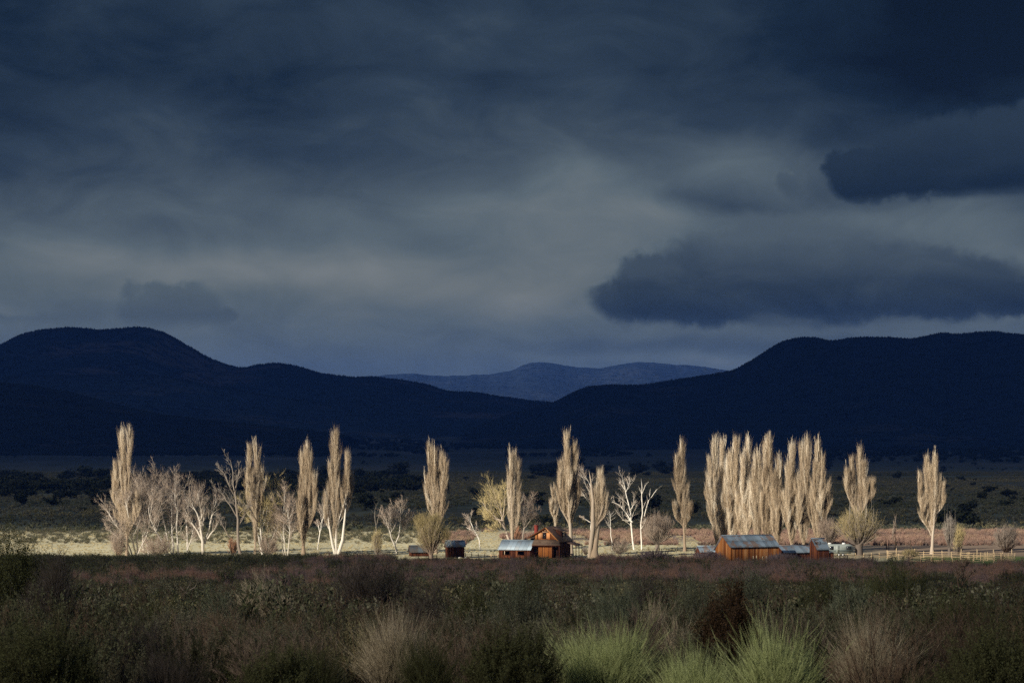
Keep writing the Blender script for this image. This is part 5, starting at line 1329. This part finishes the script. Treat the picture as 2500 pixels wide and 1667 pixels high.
# forest on the mountain slopes
cm = []
for i in range(3):
    g = Geo(); rr = np.random.default_rng(300 + i)
    for lv in range(3):
        z0, z1, rad = .15 + lv * .28, .55 + lv * .26, .30 - lv * .08
        th = np.linspace(0, 2 * np.pi, 7)[:-1]
        g.add([(math.cos(a) * rad * rr.uniform(.7, 1.2), math.sin(a) * rad * rr.uniform(.7, 1.2), z0 * rr.uniform(.9, 1.1)) for a in th] + [(0, 0, z1)], None, [(j, (j + 1) % 6, 6) for j in range(6)], .4)
    cm.append(bpy.data.objects.new('conifer_plant', g.mesh('conifer', JUN)))
cc = source_collection('conifer', cm)
for nm, P in FOREST.items():
    rr = np.random.default_rng(len(P)); n = len(P); s_ = rr.uniform(4, 9.5, n) * np.interp(P[:, 1].mean(), [4900, 8500], [.45, .75])
    scatter(nm + '_forest', P - np.array([0, 0, 1.0]), np.stack([s_ * 1.2, s_ * 1.2, s_], -1), np.zeros((n, 3)), rr.random(n), cc, 3, rr)

# far houses of the settlement
HW = flat_mat('far_house_wall', (.34, .30, .27)); HR = flat_mat('far_house_roof', (.5, .5, .5), .5)
for i, (hx, hy, wd, lb) in enumerate([(372, 1012, 20, 'far pale-roofed house amid the settlement, west of the tall half-dead tree'), (150, 1016, 14, 'far reddish house beyond the western belt'), (250, 1019, 18, 'long low far building above the twin-spired poplar'), (70, 1019, 22, 'long low far building at the western rim of the plain'), (921, 1014, 9, 'tiny far house over the thin sapling'), (1540, 1014, 8, 'tiny far house over the round willow'), (1610, 1012, 18, 'far white-roofed house in the gap before the grove'), (960, 1019, 12, 'tiny far shed near the solitary broad poplar')]):
    p = at(hx * K, hy * K); L_ = wd * K * p.y / F; h_ = L_ * .16
    root = empty('house', p, lb, 'house')
    Geo().box(-L_ / 2, L_ / 2, -4, 4, -1, h_).build('wall', HW, root)
    g = Geo(); g.slab((-L_ / 2 - .5, 0, h_ * 1.9), (L_ / 2 + .5, 0, h_ * 1.9), (L_ / 2 + .5, 5, h_), (-L_ / 2 - .5, 5, h_), .2); g.slab((-L_ / 2 - .5, -5, h_), (L_ / 2 + .5, -5, h_), (L_ / 2 + .5, 0, h_ * 1.9), (-L_ / 2 - .5, 0, h_ * 1.9), .2); g.build('roof', HR, root)

# ------------------------------------------------------------------ the large shrubs of the near slope, one by one
def obj_mat(name, stops): return plant_mat(name, stops, .05)
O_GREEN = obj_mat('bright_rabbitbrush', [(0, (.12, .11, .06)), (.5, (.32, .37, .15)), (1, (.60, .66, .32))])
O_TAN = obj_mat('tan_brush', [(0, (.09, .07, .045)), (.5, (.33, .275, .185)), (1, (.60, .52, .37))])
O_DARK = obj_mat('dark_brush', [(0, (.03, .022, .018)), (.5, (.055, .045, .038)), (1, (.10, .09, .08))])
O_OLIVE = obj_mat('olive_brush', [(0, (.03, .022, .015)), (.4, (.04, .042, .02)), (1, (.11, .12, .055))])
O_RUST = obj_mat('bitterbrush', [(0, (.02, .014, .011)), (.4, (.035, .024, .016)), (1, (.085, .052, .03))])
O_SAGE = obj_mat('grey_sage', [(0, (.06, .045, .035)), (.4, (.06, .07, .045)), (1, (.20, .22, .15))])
def hero(label, cx_, top, wd, d, kind, mat, seed, cat='shrub', name='shrub', **kw):
    """cx, top and width in the 2352 px copy; height follows from the ground at distance d"""
    x = (cx_ * K - 1250) / F * d
    z = float(ground_z(x, d)); H_ = zat(top * K, d) - z; W_ = wd * K * d / F / 2
    if kind == 'broom': g = broom_geo(seed, W_ * 1.12, H_ * 1.0, kw.get('n', 1300), kw.get('rad', .0032), 3)
    elif kind == 'dry': g = dry_geo(seed, W_, H_, kw.get('n', 60), kw.get('rad', .012), 10, 8)
    else: g = sage_geo(seed, W_, H_, kw.get('n', 110), 12, 80, kw.get('leaf', .018), .009, .35, 1.0, .18)
    o = g.build(name, mat); o.location = (x, d, z)
    return tag(o, label, cat)
hero('bright green rabbitbrush dome, the broadest of the green ones along the bottom edge', 1378, 1404, 235, 27, 'broom', O_GREEN, 1, n=1900)
hero('bright green rabbitbrush filling the bottom edge between the dome and the tall spray', 1598, 1470, 200, 24.5, 'broom', O_GREEN, 2, n=1700)
hero('tallest green rabbitbrush, long stiff stems fanning like a broom', 1778, 1392, 215, 24, 'broom', O_GREEN, 3, n=1100, rad=.0042)
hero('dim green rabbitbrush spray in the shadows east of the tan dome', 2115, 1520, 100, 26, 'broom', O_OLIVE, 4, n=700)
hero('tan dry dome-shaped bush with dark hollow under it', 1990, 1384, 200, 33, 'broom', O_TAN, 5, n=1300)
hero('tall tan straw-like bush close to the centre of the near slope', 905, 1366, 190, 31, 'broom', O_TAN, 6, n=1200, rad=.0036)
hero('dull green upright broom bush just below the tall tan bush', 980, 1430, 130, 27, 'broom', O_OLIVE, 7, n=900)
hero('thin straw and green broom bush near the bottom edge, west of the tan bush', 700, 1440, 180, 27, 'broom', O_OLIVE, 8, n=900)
hero('large black-twigged bush tangle below the pale field', 845, 1284, 235, 108, 'dry', O_DARK, 9, n=90, rad=.03)
hero('dark twiggy bush adjoining the black tangle on its lower side', 985, 1352, 130, 70, 'dry', O_DARK, 10, n=60, rad=.018)
hero('huge near-black bush at the western frame edge, crest against the pale field', 30, 1236, 190, 74, 'sage', O_OLIVE, 11, n=260, leaf=.045)
hero('dark rounded bush stepping down from the huge western one', 120, 1282, 130, 72, 'dry', O_DARK, 12, n=70, rad=.02)
hero('dark red-brown bitterbrush behind the tallest green rabbitbrush', 1668, 1372, 170, 36, 'sage', O_RUST, 13, n=120, leaf=.03)
hero('small crest of dark red bitterbrush beside the tallest green rabbitbrush', 1690, 1358, 60, 38, 'sage', O_RUST, 14, n=60, leaf=.04)
hero('dark olive thorny bush reaching up before the corral fence', 2062, 1290, 170, 140, 'dry', O_OLIVE, 15, n=80, rad=.03)
hero('dense dark olive bush low on the near slope at its centre-west', 640, 1500, 220, 25, 'sage', O_OLIVE, 16, n=170)
hero('dark green leafy bush in the bottom edge between tan bush and green dome', 1180, 1450, 260, 26, 'sage', O_OLIVE, 17, n=220)
hero('grey sagebrush mound with fine pale leaves above the green dome', 1190, 1330, 180, 52, 'sage', O_SAGE, 18, n=170)
hero('grey sagebrush mound behind the bitterbrush, tallest of its neighbours', 1600, 1318, 120, 64, 'sage', O_SAGE, 19, n=130)
hero('bare grey-purple twig bush above the green dome', 1420, 1330, 130, 45, 'dry', O_SAGE, 20, n=60)
hero('dark leafy bush in the eastern bottom corner', 2270, 1450, 260, 26, 'sage', O_OLIVE, 21, n=200)  # dark bush colour carries the darkening of this frame corner
hero('dark leafy bush crowding the western bottom corner', 90, 1440, 300, 26, 'sage', O_OLIVE, 22, n=220)  # corner darkening put into the bush colour here too
hero('grey bare bush in the dim slope west of the broom bushes', 330, 1440, 180, 32, 'dry', O_DARK, 23, n=70)
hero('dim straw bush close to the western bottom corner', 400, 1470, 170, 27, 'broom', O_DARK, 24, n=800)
for q, (lb, hx, ht, hwd, hd, hk, hm) in enumerate([
    ('dark round sagebrush just under the reddish brush, below the window shed', 1215, 1303, 90, 118, 'sage', O_OLIVE), ('twiggy dark mound breaking the lower edge of the reddish brush', 1480, 1312, 90, 100, 'dry', O_DARK),
    ('pale grey sagebrush mound beneath the barn', 1720, 1310, 110, 96, 'sage', O_SAGE), ('dark mound between the barn and the thorny bush', 1880, 1318, 120, 90, 'sage', O_OLIVE),
    ('brown dry thicket on the slope, west of the black tangle', 600, 1330, 150, 84, 'dry', O_TAN), ('grey-green mound under the sagging reddish willows', 500, 1352, 120, 70, 'sage', O_SAGE),
    ('dark leafy mound at mid-slope under the small broken snag', 360, 1372, 150, 60, 'sage', O_OLIVE), ('straw-coloured bush at mid-slope above the green dome', 1500, 1352, 90, 58, 'broom', O_TAN),
    ('small straw tuft between dome and bitterbrush', 1560, 1392, 80, 42, 'broom', O_TAN), ('dark olive mound above the tan straw-like bush', 1090, 1345, 150, 56, 'sage', O_OLIVE),
    ('grey twiggy mound above the tan dome', 1950, 1348, 110, 54, 'dry', O_SAGE)]):
    hero(lb, hx, ht, hwd, hd, hk, hm, 50 + q, n={'sage': 90, 'dry': 50, 'broom': 500}[hk], rad={'sage': 0, 'dry': .02, 'broom': .006}[hk], leaf=.03)
hero('shadowed olive sagebrush east of the dim green spray', 2200, 1370, 190, 48, 'sage', O_OLIVE, 25, n=170)
bare_tree('dead_tree', 'small crooked dark tree with forked stem in front of the green pasture', 2211 * K, 1420 * K,
          [st((2212, 1405, 6), (2208, 1372, 5), (2204, 1350, 4), (2216, 1325, 2.6), (2214, 1290, 1)), st((2206, 1360, 4), (2192, 1345, 3), (2186, 1330, 1.6)), st((2205, 1350, 3.4), (2200, 1320, 2.4), (2205, 1292, 1)), st((2212, 1330, 2.4), (2228, 1310, 1.6), (2236, 1300, .8))], T_DARK, T_DARK,
          [dict(m=9, tr=(.45, 1), ang=(25, 60), ratio=(.2, .4), k=4, up=.2, rscale=.5), dict(m=9, tr=(.2, 1), ang=(20, 60), ratio=(.3, .6), k=3, up=.1, rscale=.5, minr=.014), dict(m=8, tr=(.1, 1), ang=(20, 60), ratio=(.4, .8), k=2, up=.1, wob=0, minr=.009)], 60, t0=.2, tt=(.1, .5), d=150)
bare_tree('dead_tree', 'small broken grey snag with twisted top on the reddish willow slope', 432 * K, 1385 * K,
          [st((430, 1385, 5), (434, 1350, 4.4), (430, 1330, 3.6), (438, 1316, 1.6)), st((432, 1338, 3), (420, 1328, 2), (414, 1320, 1)), st((434, 1330, 2.6), (448, 1322, 1.8), (452, 1314, .8))], T_GREY, T_DARK,
          [dict(m=6, tr=(.4, 1), ang=(25, 60), ratio=(.2, .4), k=4, up=.2, rscale=.5), dict(m=5, tr=(.2, 1), ang=(20, 60), ratio=(.3, .6), k=2, up=.1, wob=0, minr=.01)], 61, t0=.3, tt=(.1, .5), d=170)
